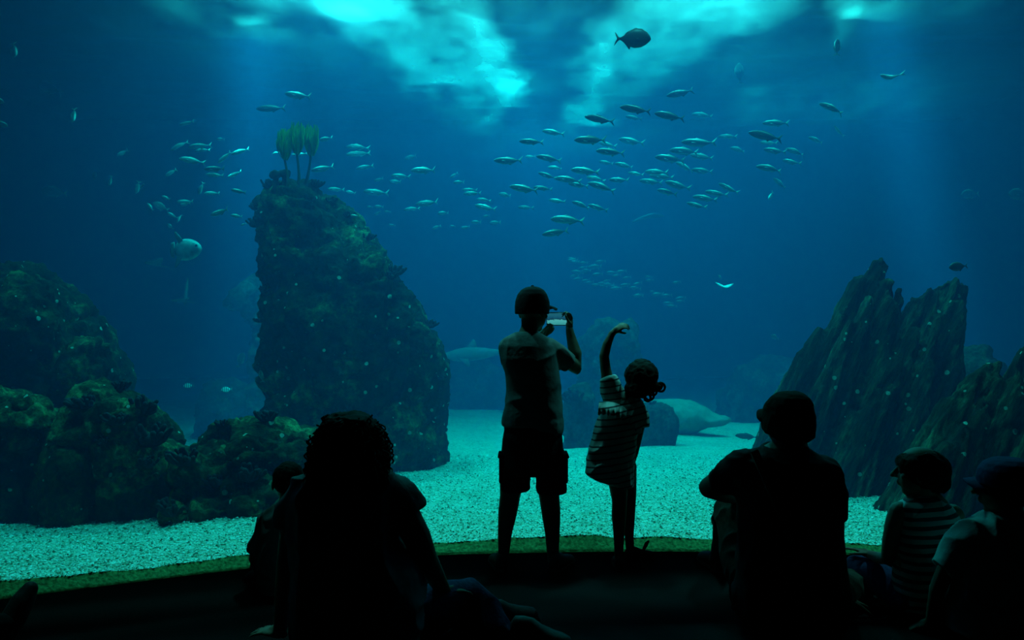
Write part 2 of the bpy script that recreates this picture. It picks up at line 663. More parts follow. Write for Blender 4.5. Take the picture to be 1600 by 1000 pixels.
pts = [(x, glass_y(x)) for x in xs]
poly = [(-7.5, -4.0)] + [(7.5, -4.0)] + pts[::-1]
n = len(poly)
mb = MB()
mb.add([(x, y, 0.0) for x, y in poly] + [(x, y, -0.3) for x, y in poly],
       [tuple(range(n)), tuple(reversed(range(n, 2 * n)))] + [(i, n + i, n + (i + 1) % n, (i + 1) % n) for i in range(n)])
tag(mb.build('floor', M['carpet'], smooth=False), kind='structure')
mb = MB().add([(x, y, 5.4) for x, y in poly] + [(x, y, 5.6) for x, y in poly],
              [tuple(reversed(range(n))), tuple(range(n, 2 * n))] + [(i, (i + 1) % n, n + (i + 1) % n, n + i) for i in range(n)])
tag(mb.build('ceiling', M['dark_wall'], smooth=False), kind='structure')
for nm, c, d in (('wall_left', (-7.6, -1.7, 2.6), (0.2, 4.8, 6.0)), ('wall_right', (7.6, -1.2, 2.6), (0.2, 5.8, 6.0)), ('wall_back', (0, -4.1, 2.6), (15.4, 0.2, 6.0)),
                 ('wall_tank_back', (0, TY + 0.15, 3.0), (2 * TX + 0.6, 0.3, 10.0)), ('wall_tank_left', (-TX - 0.15, 14, 3.0), (0.3, 27.0, 10.0)),
                 ('wall_tank_right', (TX + 0.15, 14, 3.0), (0.3, 27.0, 10.0))):
    tag(MB().box(c, d).build(nm, M['tank_wall' if 'tank' in nm else 'dark_wall'], smooth=False), kind='structure')

# wall over the window
n = len(xs)
vs = []
for dy in (-0.12, 0.09):
    for z in (2.98, 5.4):
        vs += [(x, glass_y(x) + dy, z) for x in xs]
fs = []
for i in range(n - 1):
    fs += [(i, i + 1, n + i + 1, n + i), (2 * n + i + 1, 2 * n + i, 3 * n + i, 3 * n + i + 1), (n + i, n + i + 1, 3 * n + i + 1, 3 * n + i), (i + 1, i, 2 * n + i, 2 * n + i + 1)]
fs += [(0, n, 3 * n, 2 * n), (n - 1, 3 * n - 1, 4 * n - 1, 2 * n - 1)]
tag(MB().add(vs, fs).build('wall_front', M['dark_wall'], smooth=False), kind='structure')

# ---------------------------------------------------------------- rocks
def m_rock(name, dark, mid, pale, strata=(1, 1, 1), rot=(0, 0, 0), scale=2.6, speck=1.0):
    def b(nt, out):
        p = nd(nt, 'ShaderNodeBsdfPrincipled')
        p.inputs['Roughness'].default_value = 0.95
        p.inputs['Specular IOR Level'].default_value = 0.1
        tc = nd(nt, 'ShaderNodeTexCoord')
        mp = nd(nt, 'ShaderNodeMapping')
        mp.vector_type = 'TEXTURE'
        mp.inputs['Scale'].default_value = tuple(1 / s for s in strata)
        mp.inputs['Rotation'].default_value = rot
        nt.links.new(tc.outputs['Object'], mp.inputs[0])
        n = nd(nt, 'ShaderNodeTexNoise')
        n.inputs['Scale'].default_value = scale
        n.inputs['Detail'].default_value = 10
        n.inputs['Roughness'].default_value = 0.76
        nt.links.new(mp.outputs[0], n.inputs['Vector'])
        r = ramp(nt, n.outputs['Fac'], [(0.36, dark), (0.52, mid), (0.66, pale)])
        n2 = nd(nt, 'ShaderNodeTexNoise')
        n2.inputs['Scale'].default_value = scale * 9
        n2.inputs['Detail'].default_value = 6
        n2.inputs['Roughness'].default_value = 0.7
        nt.links.new(mp.outputs[0], n2.inputs['Vector'])
        r2 = ramp(nt, n2.outputs['Fac'], [(0.36, (0.25, 0.28, 0.25)), (0.5, (0.9, 0.9, 0.9)), (0.66, (1.6, 1.55, 1.3))])
        mm = nd(nt, 'ShaderNodeMix', data_type='RGBA', blend_type='MULTIPLY')
        mm.inputs[0].default_value = 1.0
        nt.links.new(r.outputs[0], mm.inputs[6])
        nt.links.new(r2.outputs[0], mm.inputs[7])
        # white shells and anemones, irregular spacing and size
        v = nd(nt, 'ShaderNodeTexVoronoi')
        v.inputs['Scale'].default_value = 11.0
        nt.links.new(tc.outputs['Object'], v.inputs['Vector'])
        sp = nd(nt, 'ShaderNodeSeparateColor')
        nt.links.new(v.outputs['Color'], sp.inputs[0])
        mr = nd(nt, 'ShaderNodeMapRange')
        mr.inputs['From Min'].default_value = 0.22
        mr.inputs['From Max'].default_value = 1.0
        mr.inputs['To Min'].default_value = 0.0
        mr.inputs['To Max'].default_value = 0.22 * speck
        nt.links.new(sp.outputs[0], mr.inputs[0])
        lt = nd(nt, 'ShaderNodeMath', operation='LESS_THAN')
        nt.links.new(v.outputs['Distance'], lt.inputs[0])
        nt.links.new(mr.outputs[0], lt.inputs[1])
        mx = nd(nt, 'ShaderNodeMix', data_type='RGBA')
        nt.links.new(lt.outputs[0], mx.inputs[0])
        nt.links.new(mm.outputs[2], mx.inputs[6])
        mx.inputs[7].default_value = (0.62, 0.60, 0.46, 1)
        nt.links.new(mx.outputs[2], p.inputs['Base Color'])
        bp = nd(nt, 'ShaderNodeBump')
        bp.inputs['Strength'].default_value = 1.0
        bp.inputs['Distance'].default_value = 0.09
        nt.links.new(n.outputs['Fac'], bp.inputs['Height'])
        nt.links.new(bp.outputs[0], p.inputs['Normal'])
        nt.links.new(p.outputs[0], out.inputs[0])
    return mat(name, b)


M['rock'] = m_rock('mossy_rock', (0.008, 0.010, 0.005), (0.032, 0.042, 0.016), (0.23, 0.27, 0.10))
M['moss'] = m_rock('green_mossy_rock', (0.010, 0.013, 0.006), (0.05, 0.07, 0.026), (0.36, 0.44, 0.17))
M['slate'] = m_rock('slate_rock', (0.010, 0.012, 0.008), (0.045, 0.05, 0.026), (0.20, 0.21, 0.11), (3.4, 3.4, 0.55), (0, math.radians(24), 0), 1.5)
M['far_rock'] = m_rock('reef_rock', (0.015, 0.016, 0.012), (0.06, 0.065, 0.045), (0.16, 0.165, 0.11), speck=0)


def rough(me, amp, freq, seed, axis=None, stretch=(1, 1, 1), crack=0.0, fine=0.35, kind='billow'):
    a = coords(me)
    nn = normals(me)
    q = a.copy()
    if axis is not None:
        q = q @ np.array(axis).T
    q = q * np.array(stretch) * freq
    if kind == 'billow':          # rounded lumps with creases between them
        d = 0
        k, w_ = 1.0, 1.0
        for j in range(4):
            d = d + w_ * (np.abs(vnoise(q * k, seed + j * 13)) * 2 - 0.7)
            k *= 2.2
            w_ *= 0.5
        d = amp * (d + 0.5 * fbm(q * 0.7, seed + 50, 2))
        d += amp * fine * fbm(a * 17.0, seed + 5, 3)
    else:                          # sharp ribs
        d = amp * (ridge(q, seed, 4) * 0.8 - 0.5) + amp * 0.5 * fbm(q * 0.5, seed + 3, 2)
        d += amp * fine * fbm(q * np.array((5.0, 5.0, 9.0)), seed + 5, 3)
    if crack:
        for s_ in (31, 37):
            r = 1 - np.abs(vnoise(q * (0.8 if s_ == 31 else 1.7), seed + s_))
            d -= crack * (1 if s_ == 31 else 0.5) * np.clip((r - 0.86) / 0.14, 0, 1) ** 1.5
    set_coords(me, a + nn * d[:, None])


def slant(deg):
    c, s_ = math.cos(math.radians(deg)), math.sin(math.radians(deg))
    return [[c, 0, -s_], [0, 1, 0], [s_, 0, c]]


def rock(name, mb, voxel, amp, freq, seed, m, label, group=None, **kw):
    o = mb.melt(name, voxel, m, None, 3)
    rough(o.data, amp, freq, seed, **kw)
    tag(o, label, 'rock', group)
    return o


def lerp_rows(left, right, Y, hd, ys, lean=0.0):
    """Section rows from two outlines [(px, py), ...]."""
    l = sorted(left, key=lambda p: p[1])
    r = sorted(right, key=lambda p: p[1])
    rows = []
    for y in ys:
        xl = np.interp(y, [p[1] for p in l], [p[0] for p in l])
        xr = np.interp(y, [p[1] for p in r], [p[0] for p in r])
        h = hd if not callable(hd) else hd(y)
        rows.append((y, xl, xr, Y, h))
    return rows


# the tall rock tower
mb = MB()
L = [(440, 287), (416, 292), (403, 308), (397, 330), (395, 350), (400, 385), (398, 432), (406, 440), (411, 446), (412, 500), (414, 560), (412, 640), (409, 700), (405, 780)]
R = [(478, 287), (496, 293), (515, 312), (540, 336), (556, 345), (562, 368), (580, 374), (604, 396), (626, 424), (642, 447), (658, 472), (668, 500), (676, 530), (683, 560), (689, 588), (690, 640), (693, 690), (696, 735), (698, 780)]
mb.sil(lerp_rows(L, R, 7.7, lambda y: 0.25 + 0.5 * min(1, (y - 285) / 220), list(range(287, 781, 12))), 36, 2.4)
mb.ball(at(465, 350, 7.45), (0.33, 0.3, 0.34))
mb.ball(at(560, 480, 7.35), (0.5, 0.35, 0.55))
mb.ball(at(440, 400, 7.35), (0.22, 0.28, 0.3))
mb.ball(at(620, 560, 7.3), (0.33, 0.3, 0.6))
tower = rock('rock_tower', mb, 0.024, 0.07, 1.9, 3, M['rock'], 'tall dark rock tower with kelp growing on its top', crack=0.10, stretch=(1, 1, 0.7))
mb = MB()
mb.sil([(366, 572, 584, 8.0, 0.06), (374, 566, 592, 8.0, 0.12), (390, 566, 600, 8.0, 0.15), (410, 566, 608, 8.0, 0.15)], 16)
rock('boulder', mb, 0.03, 0.03, 4, 8, M['rock'], 'small rounded boulder perched on the right shoulder of the rock tower')

# big hazy rock at the left edge
mb = MB()
L = [(-60, 412), (-180, 440), (-260, 500), (-330, 600), (-360, 800)]
R = [(42, 412), (66, 420), (92, 444), (120, 468), (142, 500), (166, 540), (184, 575), (192, 600), (200, 640), (212, 700), (225, 800)]
mb.sil(lerp_rows(L, R, 6.9, lambda y: 0.35 + 0.5 * min(1, (y - 410) / 150), list(range(412, 801, 12))), 36, 2.3)
mb.ball(at(40, 520, 6.5), (0.35, 0.35, 0.55))
mb.ball(at(140, 600, 6.45), (0.25, 0.3, 0.45))
rock('rounded_rock', mb, 0.028, 0.06, 1.7, 21, M['rock'], 'big rounded rock at the left edge behind the mossy boulders', crack=0.12, stretch=(1, 1, 0.45))

# front left boulders
Y0 = 5.55
mb = MB()
mb.sil(lerp_rows([(-150, 610), (-260, 680), (-300, 830)], [(44, 610), (66, 622), (82, 645), (92, 680), (98, 740), (100, 830)], Y0, lambda y: 0.2 + 0.3 * min(1, (y - 608) / 60), list(range(610, 831, 9))), 30, 2.2)
mb.ball(at(40, 660, 5.3), (0.18, 0.2, 0.2))
b1 = rock('mossy_boulder', mb, 0.016, 0.04, 2.6, 41, M['moss'], 'mossy boulder cut off by the left edge of the photo', 'front left boulders', crack=0.09, stretch=(1.2, 1, 0.5))
mb = MB()
mb.sil(lerp_rows([(150, 607), (130, 622), (102, 645), (90, 670), (82, 720), (75, 830)], [(196, 607), (212, 622), (232, 642), (252, 664), (272, 692), (290, 715), (304, 760), (310, 830)], Y0 - 0.05, lambda y: 0.16 + 0.34 * min(1, (y - 606) / 70), list(range(607, 831, 9))), 30, 2.2)
mb.ball(at(180, 660, 5.25), (0.24, 0.2, 0.16))
mb.ball(at(235, 720, 5.25), (0.2, 0.2, 0.2))
b2 = rock('mossy_boulder', mb, 0.016, 0.045, 2.6, 47, M['moss'], 'largest mossy boulder with five dark coral clumps on its crest', 'front left boulders', crack=0.10, stretch=(1.2, 1, 0.5))
mb = MB()
mb.sil(lerp_rows([(330, 664), (305, 682), (290, 705), (275, 740), (262, 830)], [(400, 652), (450, 655), (492, 662), (520, 690), (540, 740), (550, 830)], Y0, lambda y: 0.14 + 0.36 * min(1, (y - 650) / 70), list(range(656, 831, 9))), 30, 2.2)
mb.ball(at(300, 750, 5.15), (0.19, 0.18, 0.2))
mb.ball(at(390, 720, 5.25), (0.28, 0.22, 0.2))
mb.ball(at(410, 790, 5.0), (0.25, 0.16, 0.13))
mb.ball(at(300, 800, 4.98), (0.22, 0.14, 0.10))
b3 = rock('mossy_boulder', mb, 0.016, 0.045, 2.9, 53, M['moss'], 'low mossy boulder in front of the foot of the rock tower', 'front left boulders', crack=0.08, stretch=(1, 1, 0.8))

# slanted slate rocks on the right: leaning blades grown together
def blade(mb, tx, ty, bx, by, w0, w1, Y, d0, d1, n=16, bow=0.0):
    rows = []
    steps = max(6, int((by - ty) / 14))
    for k in range(steps + 1):
        t = k / steps
        cx = tx + (bx - tx) * t + bow * math.sin(math.pi * t)
        w_ = w0 + (w1 - w0) * t ** 0.75
        rows.append((ty + (by - ty) * t, cx - w_ / 2, cx + w_ / 2, Y, d0 + (d1 - d0) * t ** 0.8))
    mb.sil(rows, n, 1.7)


mb = MB()
rb = random.Random(19)
for (tx, ty, bx, w0, w1, Y, d1) in (
        (1380, 400, 1292, 4, 120, 6.45, 0.45), (1372, 408, 1240, 6, 110, 6.4, 0.4), (1346, 433, 1215, 6, 90, 6.38, 0.35), (1318, 468, 1195, 6, 80, 6.36, 0.32), (1282, 510, 1180, 8, 80, 6.36, 0.3), (1254, 550, 1165, 8, 70, 6.38, 0.28),
        (1386, 438, 1320, 8, 110, 6.3, 0.4), (1404, 450, 1345, 4, 90, 6.35, 0.35), (1394, 470, 1300, 12, 90, 6.2, 0.36), (1360, 460, 1262, 10, 80, 6.18, 0.34), (1330, 500, 1232, 10, 70, 6.15, 0.3), (1300, 560, 1210, 10, 70, 6.12, 0.28),
        (1430, 464, 1330, 24, 100, 6.5, 0.45), (1460, 446, 1365, 24, 110, 6.5, 0.45), (1488, 434, 1392, 26, 110, 6.5, 0.45), (1505, 446, 1424, 22, 90, 6.52, 0.42), (1496, 470, 1414, 24, 80, 6.3, 0.36), (1462, 490, 1372, 20, 80, 6.22, 0.36), (1430, 510, 1342, 18, 80, 6.16, 0.34), (1400, 560, 1310, 16, 70, 6.06, 0.3),
        (1370, 600, 1290, 14, 60, 6.02, 0.3), (1450, 560, 1380, 16, 60, 6.05, 0.3)):
    blade(mb, tx, ty, bx, 800, w0, w1, Y, 0.03, d1)
rock('slate_rock', mb, 0.020, 0.035, 2.6, 61, M['slate'], 'tall slanted slate rock with two pointed peaks behind the man in the cap', axis=slant(25), stretch=(3.0, 1.8, 0.25), crack=0.04, kind='ribs')
mb = MB()
for (tx, ty, bx, w0, w1, Y, d1) in (
        (1560, 562, 1470, 12, 90, 5.3, 0.35), (1545, 566, 1440, 10, 80, 5.28, 0.32), (1526, 582, 1415, 10, 70, 5.26, 0.3), (1508, 602, 1395, 10, 60, 5.25, 0.28), (1482, 624, 1378, 10, 50, 5.26, 0.25), (1452, 662, 1366, 8, 36, 5.26, 0.2),
        (1430, 704, 1358, 6, 26, 5.26, 0.16), (1566, 590, 1500, 14, 80, 5.2, 0.32), (1540, 625, 1460, 14, 70, 5.1, 0.28), (1510, 660, 1430, 12, 60, 5.05, 0.25), (1480, 690, 1410, 12, 50, 5.02, 0.22),
        (1602, 544, 1530, 16, 100, 5.3, 0.4), (1625, 525, 1570, 20, 120, 5.3, 0.4), (1660, 520, 1620, 24, 130, 5.35, 0.4), (1700, 540, 1680, 24, 140, 5.4, 0.4), (1590, 575, 1520, 14, 80, 5.15, 0.32), (1610, 620, 1550, 16, 80, 5.05, 0.3)):
    blade(mb, tx, ty, bx, 840, w0, w1, Y, 0.03, d1)
rock('slate_rock', mb, 0.018, 0.03, 2.8, 71, M['slate'], 'jagged slate rock at the right edge behind the two seated boys', axis=slant(27), stretch=(2.8, 1.8, 0.28), crack=0.035, kind='ribs')

# reef rocks farther back
def far(name, rows, Y, hd, seed, label, m='far_rock', voxel=0.06, amp=0.09, freq=1.6, cat=None):
    mb = MB()
    mb.sil([(py, xl, xr, Y, hd * k) for (py, xl, xr, k) in rows], 22, 2.2)
    return rock(name, mb, voxel, amp, freq, seed, M[m], label)


far('reef_rock', [(498, 935, 965, .4), (510, 925, 990, .8), (560, 915, 1000, 1), (620, 905, 1010, 1.1), (690, 895, 1020, 1.2)], 11.5, 0.5, 81, 'faint upright reef rock behind the girl with the raised arm')
far('reef_rock', [(600, 890, 918, .6), (615, 884, 930, .9), (650, 882, 935, 1), (712, 880, 940, 1)], 9.2, 0.3, 83, 'low reef rock between the standing boy and the girl', voxel=0.04, amp=0.05, freq=3)
far('reef_rock', [(628, 985, 1035, .6), (636, 975, 1052, .9), (660, 970, 1057, 1), (700, 968, 1058, 1)], 9.6, 0.4, 85, 'low flat-topped reef rock just right of the leaning girl', voxel=0.04, amp=0.03, freq=3)
far('reef_rock', [(560, 715, 760, .5), (585, 695, 800, .8), (620, 680, 830, 1), (670, 670, 850, 1.1)], 18, 1.0, 87, 'hazy reef mound left of the standing boy')
far('reef_rock', [(555, 1190, 1230, .5), (585, 1150, 1260, .8), (620, 1128, 1290, 1), (668, 1120, 1300, 1.1)], 14.5, 1.0, 89, 'hazy reef mound between the girl and the slanted slate rock')
far('reef_rock', [(540, 1510, 1535, .5), (560, 1490, 1550, .8), (620, 1470, 1560, 1), (700, 1460, 1570, 1)], 8.0, 0.4, 91, 'hazy reef rock between the two slate rocks', voxel=0.04, amp=0.06, freq=3)
far('reef_rock', [(588, 335, 365, .5), (600, 326, 385, .8), (640, 318, 415, 1), (700, 318, 425, 1)], 12.0, 0.7, 93, 'hazy reef rock in the gap left of the rock tower')
far('reef_rock', [(440, 380, 396, .4), (452, 364, 412, .8), (470, 362, 420, 1), (485, 375, 425, .8), (520, 395, 430, .8), (640, 395, 440, 1), (700, 390, 450, 1)], 10.5, 0.3, 95, 'hazy coral-topped reef column partly hidden by the left side of the tower', voxel=0.045, amp=0.07, freq=3.5)
# pale sandy hump
mb = MB()
mb.ball(at(1045, 652, 11.0), (0.62, 0.5, 0.26))
mb.ball(at(1080, 656, 10.9), (0.55, 0.3, 0.10))
M['sandy'] = plain('sandy_rock', (0.20, 0.20, 0.14), 0.9, (0.32, 0.32, 0.24), 8, 0.4)
rock('sandy_rock', mb, 0.035, 0.02, 2.5, 97, M['sandy'], 'pale smooth sandy hump on the gravel right of the leaning girl')

# ---------------------------------------------------------------- corals, sponges and kelp on the rocks
from mathutils.bvhtree import BVHTree
_rv, _rf = [], []
for o in COL.objects:
    if o.type == 'MESH' and o.get('category') == 'rock':
        b_ = len(_rv)
        _rv += [v.co.copy() for v in o.data.vertices]
        _rf += [tuple(i + b_ for i in p.vertices) for p in o.data.polygons]
ROCKS = BVHTree.FromPolygons(_rv, _rf)


def on_rock(px, py, Y=None):
    """Nearest rock surface behind that point of the photograph, or the rock next to it."""
    d = (at(px, py, 10) - Vector((0, 0, EYE))).normalized()
    h = ROCKS.ray_cast(Vector((0, 0, EYE)), d, 9.0 if Y is None else Y + 2)
    if h[0] is not None:
        return h[0], h[1]
    h = ROCKS.find_nearest(at(px, py, Y or 7.4))
    return h[0], h[1]


M['coral'] = plain('dark_soft_coral', (0.010, 0.010, 0.012), 0.9, (0.03, 0.028, 0.03), 30, 0.3)
M['sponge'] = plain('dark_sponge', (0.012, 0.014, 0.016), 0.95, (0.03, 0.035, 0.036), 14, 0.5)


def coral(px, py, size, label, flat=1.0, Y=None, n=16):
    """A clump of stubby fingers spreading from one foot; size is its width in the photograph."""
    p, nn = on_rock(px, py, Y)
    r = size / 2 / F * p.y
    rr = random.Random(int(px * 7 + py))
    up = (nn * 0.5 + Vector((0, -0.15, 0.75))).normalized()
    root = empty('soft_coral', p)
    tag(root, label, 'coral')
    mb = MB()
    mb.ball(p + up * r * 0.12, (r * 0.75, r * 0.5, r * 0.4 * flat))
    mb.build('foot', M['coral'], root)
    mb = MB()
    for k in range(n):
        a = rr.random() * 6.283
        rad = rr.random() ** 0.6
        b0 = p + Vector((math.cos(a) * rad * r * 0.75, math.sin(a) * rad * r * 0.5, 0)) + up * r * 0.05
        d = (up + Vector((math.cos(a) * rad * 0.9, math.sin(a) * rad * 0.6, 0.1))).normalized()
        L_ = r * (0.55 + 0.55 * rr.random()) * flat
        t = r * (0.13 + 0.07 * rr.random())
        bend = Vector((rr.uniform(-1, 1), rr.uniform(-1, 1), 0)) * L_ * 0.15
        mb.tube([b0, b0 + d * L_ * 0.5 + bend, b0 + d * L_], [t * 0.8, t, t * 0.95], 7)
    mb.build('fingers', M['coral'], root)
    return root


for a in [
    (417, 291, 20, 'dark coral clump at the top left rim of the rock tower'),
    (494, 291, 20, 'dark coral clump right of the kelp stems on the tower top'),
    (400, 326, 20, 'uppermost dark coral on the left edge of the rock tower'),
    (399, 352, 24, 'dark coral fringe below the first on the tower left edge'),
    (519, 316, 16, 'small dark coral on the sloping tower crest nearest the kelp'),
    (546, 339, 16, 'dark coral beside the white fish on the tower crest'),
    (574, 374, 18, 'thin dark coral beside the small boulder perched on the tower'),
    (623, 420, 26, 'wide dark coral tuft on the tower right shoulder'),
    (611, 434, 20, 'dark coral just below the wide tuft on the tower right shoulder'),
    (413, 456, 18, 'dark coral under the overhang on the tower left edge'),
    (408, 503, 22, 'dark shelf-like coral sticking out halfway down the tower left edge'),
    (409, 572, 14, 'lowest small dark coral on the tower left edge'),
    (672, 510, 20, 'dark coral on the steep right edge of the tower, upper one'),
    (688, 592, 18, 'dark coral on the steep right edge of the tower, lower one'),
    (188, 607, 26, 'dark coral standing on the highest point of the largest mossy boulder'),
    (228, 643, 44, 'wide dark coral row on the right slope of the largest mossy boulder'),
    (183, 660, 36, 'dark coral in the middle of the top face of the largest mossy boulder'),
    (238, 690, 54, 'biggest dark coral mass on the right flank of the largest mossy boulder'),
    (130, 636, 48, 'long low dark coral on the left shoulder of the largest mossy boulder'),
    (306, 682, 16, 'small dark coral standing alone at the left end of the low boulder'),
    (324, 668, 22, 'dark coral on the crest of the low boulder, left of a pair'),
    (345, 665, 20, 'dark coral on the crest of the low boulder, right of a pair'),
    (290, 724, 44, 'dark coral in the notch between the largest and the low boulder'),
    (340, 758, 38, 'dark coral in the middle of the front of the low boulder'),
    (268, 802, 40, 'dark coral at the gravel line in front of the largest mossy boulder'),
    (390, 746, 46, 'dark coral on the right part of the low boulder near the small child'),
    (418, 657, 30, 'dark coral on the low boulder crest touching the tower edge'),
    (159, 692, 20, 'dark coral in the crack on the left of the largest mossy boulder'),
    (232, 726, 30, 'dark coral low on the right flank of the largest mossy boulder'),
    (684, 612, 14, 'dark tuft near the foot of the tower right edge'),
]:
    coral(a[0], a[1], a[2], a[3], 0.6 if 'low' in a[3][:12] or 'shelf' in a[3] else 1.0)
# coral on the reef rock between boy and girl
coral(896, 628, 30, 'dark bushy coral on the reef rock beside the standing boy', 1.2, 9.0)
coral(1018, 632, 10, 'tiny dark coral on the flat-topped reef rock by the girl', 1.2, 9.4)

# a pair of knobbed sponges left of the kelp
for px, py, s_, lb in ((431, 290, 15, 'dark knobbed sponge at the tower top, left one of a touching pair'), (445, 288, 15, 'dark knobbed sponge at the tower top, right one beside the first kelp')):
    p, nn = on_rock(px, py + 2, 7.5)
    u = p.y / F
    root = empty('sponge', p)
    tag(root, lb, 'sponge')
    mb = MB().tube([p - Vector((0, 0, 0.03)), p + Vector((0, 0, 10 * u)), p + Vector((0, 0, 15 * u))], [5.5 * u, 4.2 * u, 5 * u], 12)
    mb.melt('stalk', 0.008, M['sponge'], root, 2)
    mb = MB()
    rr = random.Random(px)
    for k in range(12):
        a = rr.random() * 6.28
        mb.ball(p + Vector((math.cos(a) * 5.5 * u, math.sin(a) * 5 * u, (16 + 5 * rr.random()) * u)), (3.8 + 1.5 * rr.random()) * u)
    mb.melt('head', 0.008, M['sponge'], root, 1)

# kelp plants
M['stem'] = plain('kelp_stem', (0.03, 0.035, 0.012), 0.8, (0.05, 0.055, 0.02), 20, 0.2)
M['frond'] = plain('kelp_frond', (0.05, 0.17, 0.02), 0.7, (0.12, 0.36, 0.045), 18, 0.2, stretch=(1, 1, 0.25))
for (bx, by, tx, ty, c0, c1, wid, lb) in (
        (450, 288, 445, 250, 253, 199, 26, 'leftmost and shortest of the three kelp plants on the tower top'),
        (467, 286, 464, 242, 244, 187, 27, 'middle and tallest of the three kelp plants on the tower top'),
        (477, 287, 486, 242, 247, 192, 24, 'rightmost of the three kelp plants on the tower top, stem leaning right')):
    p, nn = on_rock(bx, by + 3, 7.5)
    Y = p.y
    u = Y / F
    root = empty('kelp', p)
    tag(root, lb, 'seaweed', 'kelp on the rock tower')
    b1_ = at(tx, ty, Y)
    MB().tube([p - Vector((0, 0, 0.02)), p.lerp(b1_, 0.35) + Vector((1.2 * u, 0, 0)), p.lerp(b1_, 0.7) + Vector((0.8 * u, 0, 0)), b1_, at(tx, ty - 12, Y)], [3.2 * u, 2.2 * u, 1.8 * u, 1.9 * u, 1.2 * u], 9).build('stem', M['stem'], root)
    mb = MB()
    rr = random.Random(bx)
    cx = tx
    for k in range(110):
        a = rr.random() * 6.283
        spread = rr.random() ** 0.5
        h = (c0 - c1) * (0.60 + 0.42 * rr.random()) * (1.0 - 0.14 * spread)
        w_ = wid / 2 * spread
        pts = []
        side = Vector((-math.sin(a), math.cos(a), 0))
        out_ = Vector((math.cos(a), math.sin(a), 0))
        n_ = 6
        L0, L1 = [], []
        bw = (1.4 + 1.2 * rr.random()) * u
        st = 0.25 * rr.random() * (c0 - c1)
        for i in range(n_ + 1):
            t = i / n_
            prof = math.sin(min(1.0, (t * 0.85 + 0.12)) * math.pi * 0.62) ** 0.8
            c = at(cx, c0 - 2 - (st + (h - st) * t), Y) + out_ * (w_ * prof * u) + side * (math.sin(t * 5 + k) * 1.0 * u)
            wv = bw * math.sin(math.pi * min(0.97, 0.10 + 0.86 * t)) ** 0.7
            L0.append(c - side * wv)
            L1.append(c + side * wv)
        vs = L0 + L1 + [q + out_ * 0.5 * u for q in L0] + [q + out_ * 0.5 * u for q in L1]
        m_ = n_ + 1
        fs = []
        for i in range(n_):
            fs += [(i, i + 1, m_ + i + 1, m_ + i), (2 * m_ + i + 1, 2 * m_ + i, 3 * m_ + i, 3 * m_ + i + 1), (i + 1, i, 2 * m_ + i, 2 * m_ + i + 1), (m_ + i, m_ + i + 1, 3 * m_ + i + 1, 3 * m_ + i)]
        mb.add(vs, fs)
    tag(mb.build('fronds', M['frond'], root), kind='stuff')

# ---------------------------------------------------------------- fish
def m_fish(name, back, side, belly, rough_=0.45, spec=0.35):
    def b(nt, out):
        p = nd(nt, 'ShaderNodeBsdfPrincipled')
        p.inputs['Roughness'].default_value = rough_
        p.inputs['Specular IOR Level'].default_value = spec
        tc = nd(nt, 'ShaderNodeTexCoord')
        s = nd(nt, 'ShaderNodeSeparateXYZ')
        nt.links.new(tc.outputs['Generated'], s.inputs[0])
        r = ramp(nt, s.outputs[2], [(0.12, belly), (0.3, side), (0.76, side), (0.93, back)])  # pale back edge is light from above painted into the colour
        nt.links.new(r.outputs[0], p.inputs['Base Color'])
        nt.links.new(p.outputs[0], out.inputs[0])
    return mat(name, b)


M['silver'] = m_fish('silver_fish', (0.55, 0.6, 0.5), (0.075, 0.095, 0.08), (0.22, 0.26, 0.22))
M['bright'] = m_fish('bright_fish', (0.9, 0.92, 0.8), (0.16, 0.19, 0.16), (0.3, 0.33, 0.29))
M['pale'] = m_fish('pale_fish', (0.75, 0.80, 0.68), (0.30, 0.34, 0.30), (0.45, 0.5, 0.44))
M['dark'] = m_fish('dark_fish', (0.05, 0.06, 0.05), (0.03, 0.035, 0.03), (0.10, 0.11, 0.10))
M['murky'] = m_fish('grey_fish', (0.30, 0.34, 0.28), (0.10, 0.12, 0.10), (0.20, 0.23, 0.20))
M['fin'] = plain('fish_fin', (0.26, 0.29, 0.24), 0.5, (0.32, 0.36, 0.3), 30)
M['dark_fin'] = plain('dark_fin', (0.03, 0.035, 0.03), 0.6, (0.05, 0.055, 0.05), 30)
M['eye'] = plain('fish_eye', (0.005, 0.005, 0.005), 0.2, (0.01, 0.01, 0.01), 10)
M['banded'] = None


def m_banded(nt, out):
    p = nd(nt, 'ShaderNodeBsdfPrincipled')
    tc = nd(nt, 'ShaderNodeTexCoord')
    s = nd(nt, 'ShaderNodeSeparateXYZ')
    nt.links.new(tc.outputs['Generated'], s.inputs[0])
    m = nd(nt, 'ShaderNodeMath', operation='MULTIPLY')
    m.inputs[1].default_value = 5.0
    nt.links.new(s.outputs[0], m.inputs[0])
    f = nd(nt, 'ShaderNodeMath', operation='FRACT')
    nt.links.new(m.outputs[0], f.inputs[0])
    r = ramp(nt, f.outputs[0], [(0.0, (0.03, 0.03, 0.03)), (0.4, (0.85, 0.85, 0.75))])
    r.color_ramp.interpolation = 'CONSTANT'
    nt.links.new(r.outputs[0], p.inputs['Base Color'])
    nt.links.new(p.outputs[0], out.inputs[0])


M['banded'] = mat('banded_fish', m_banded)

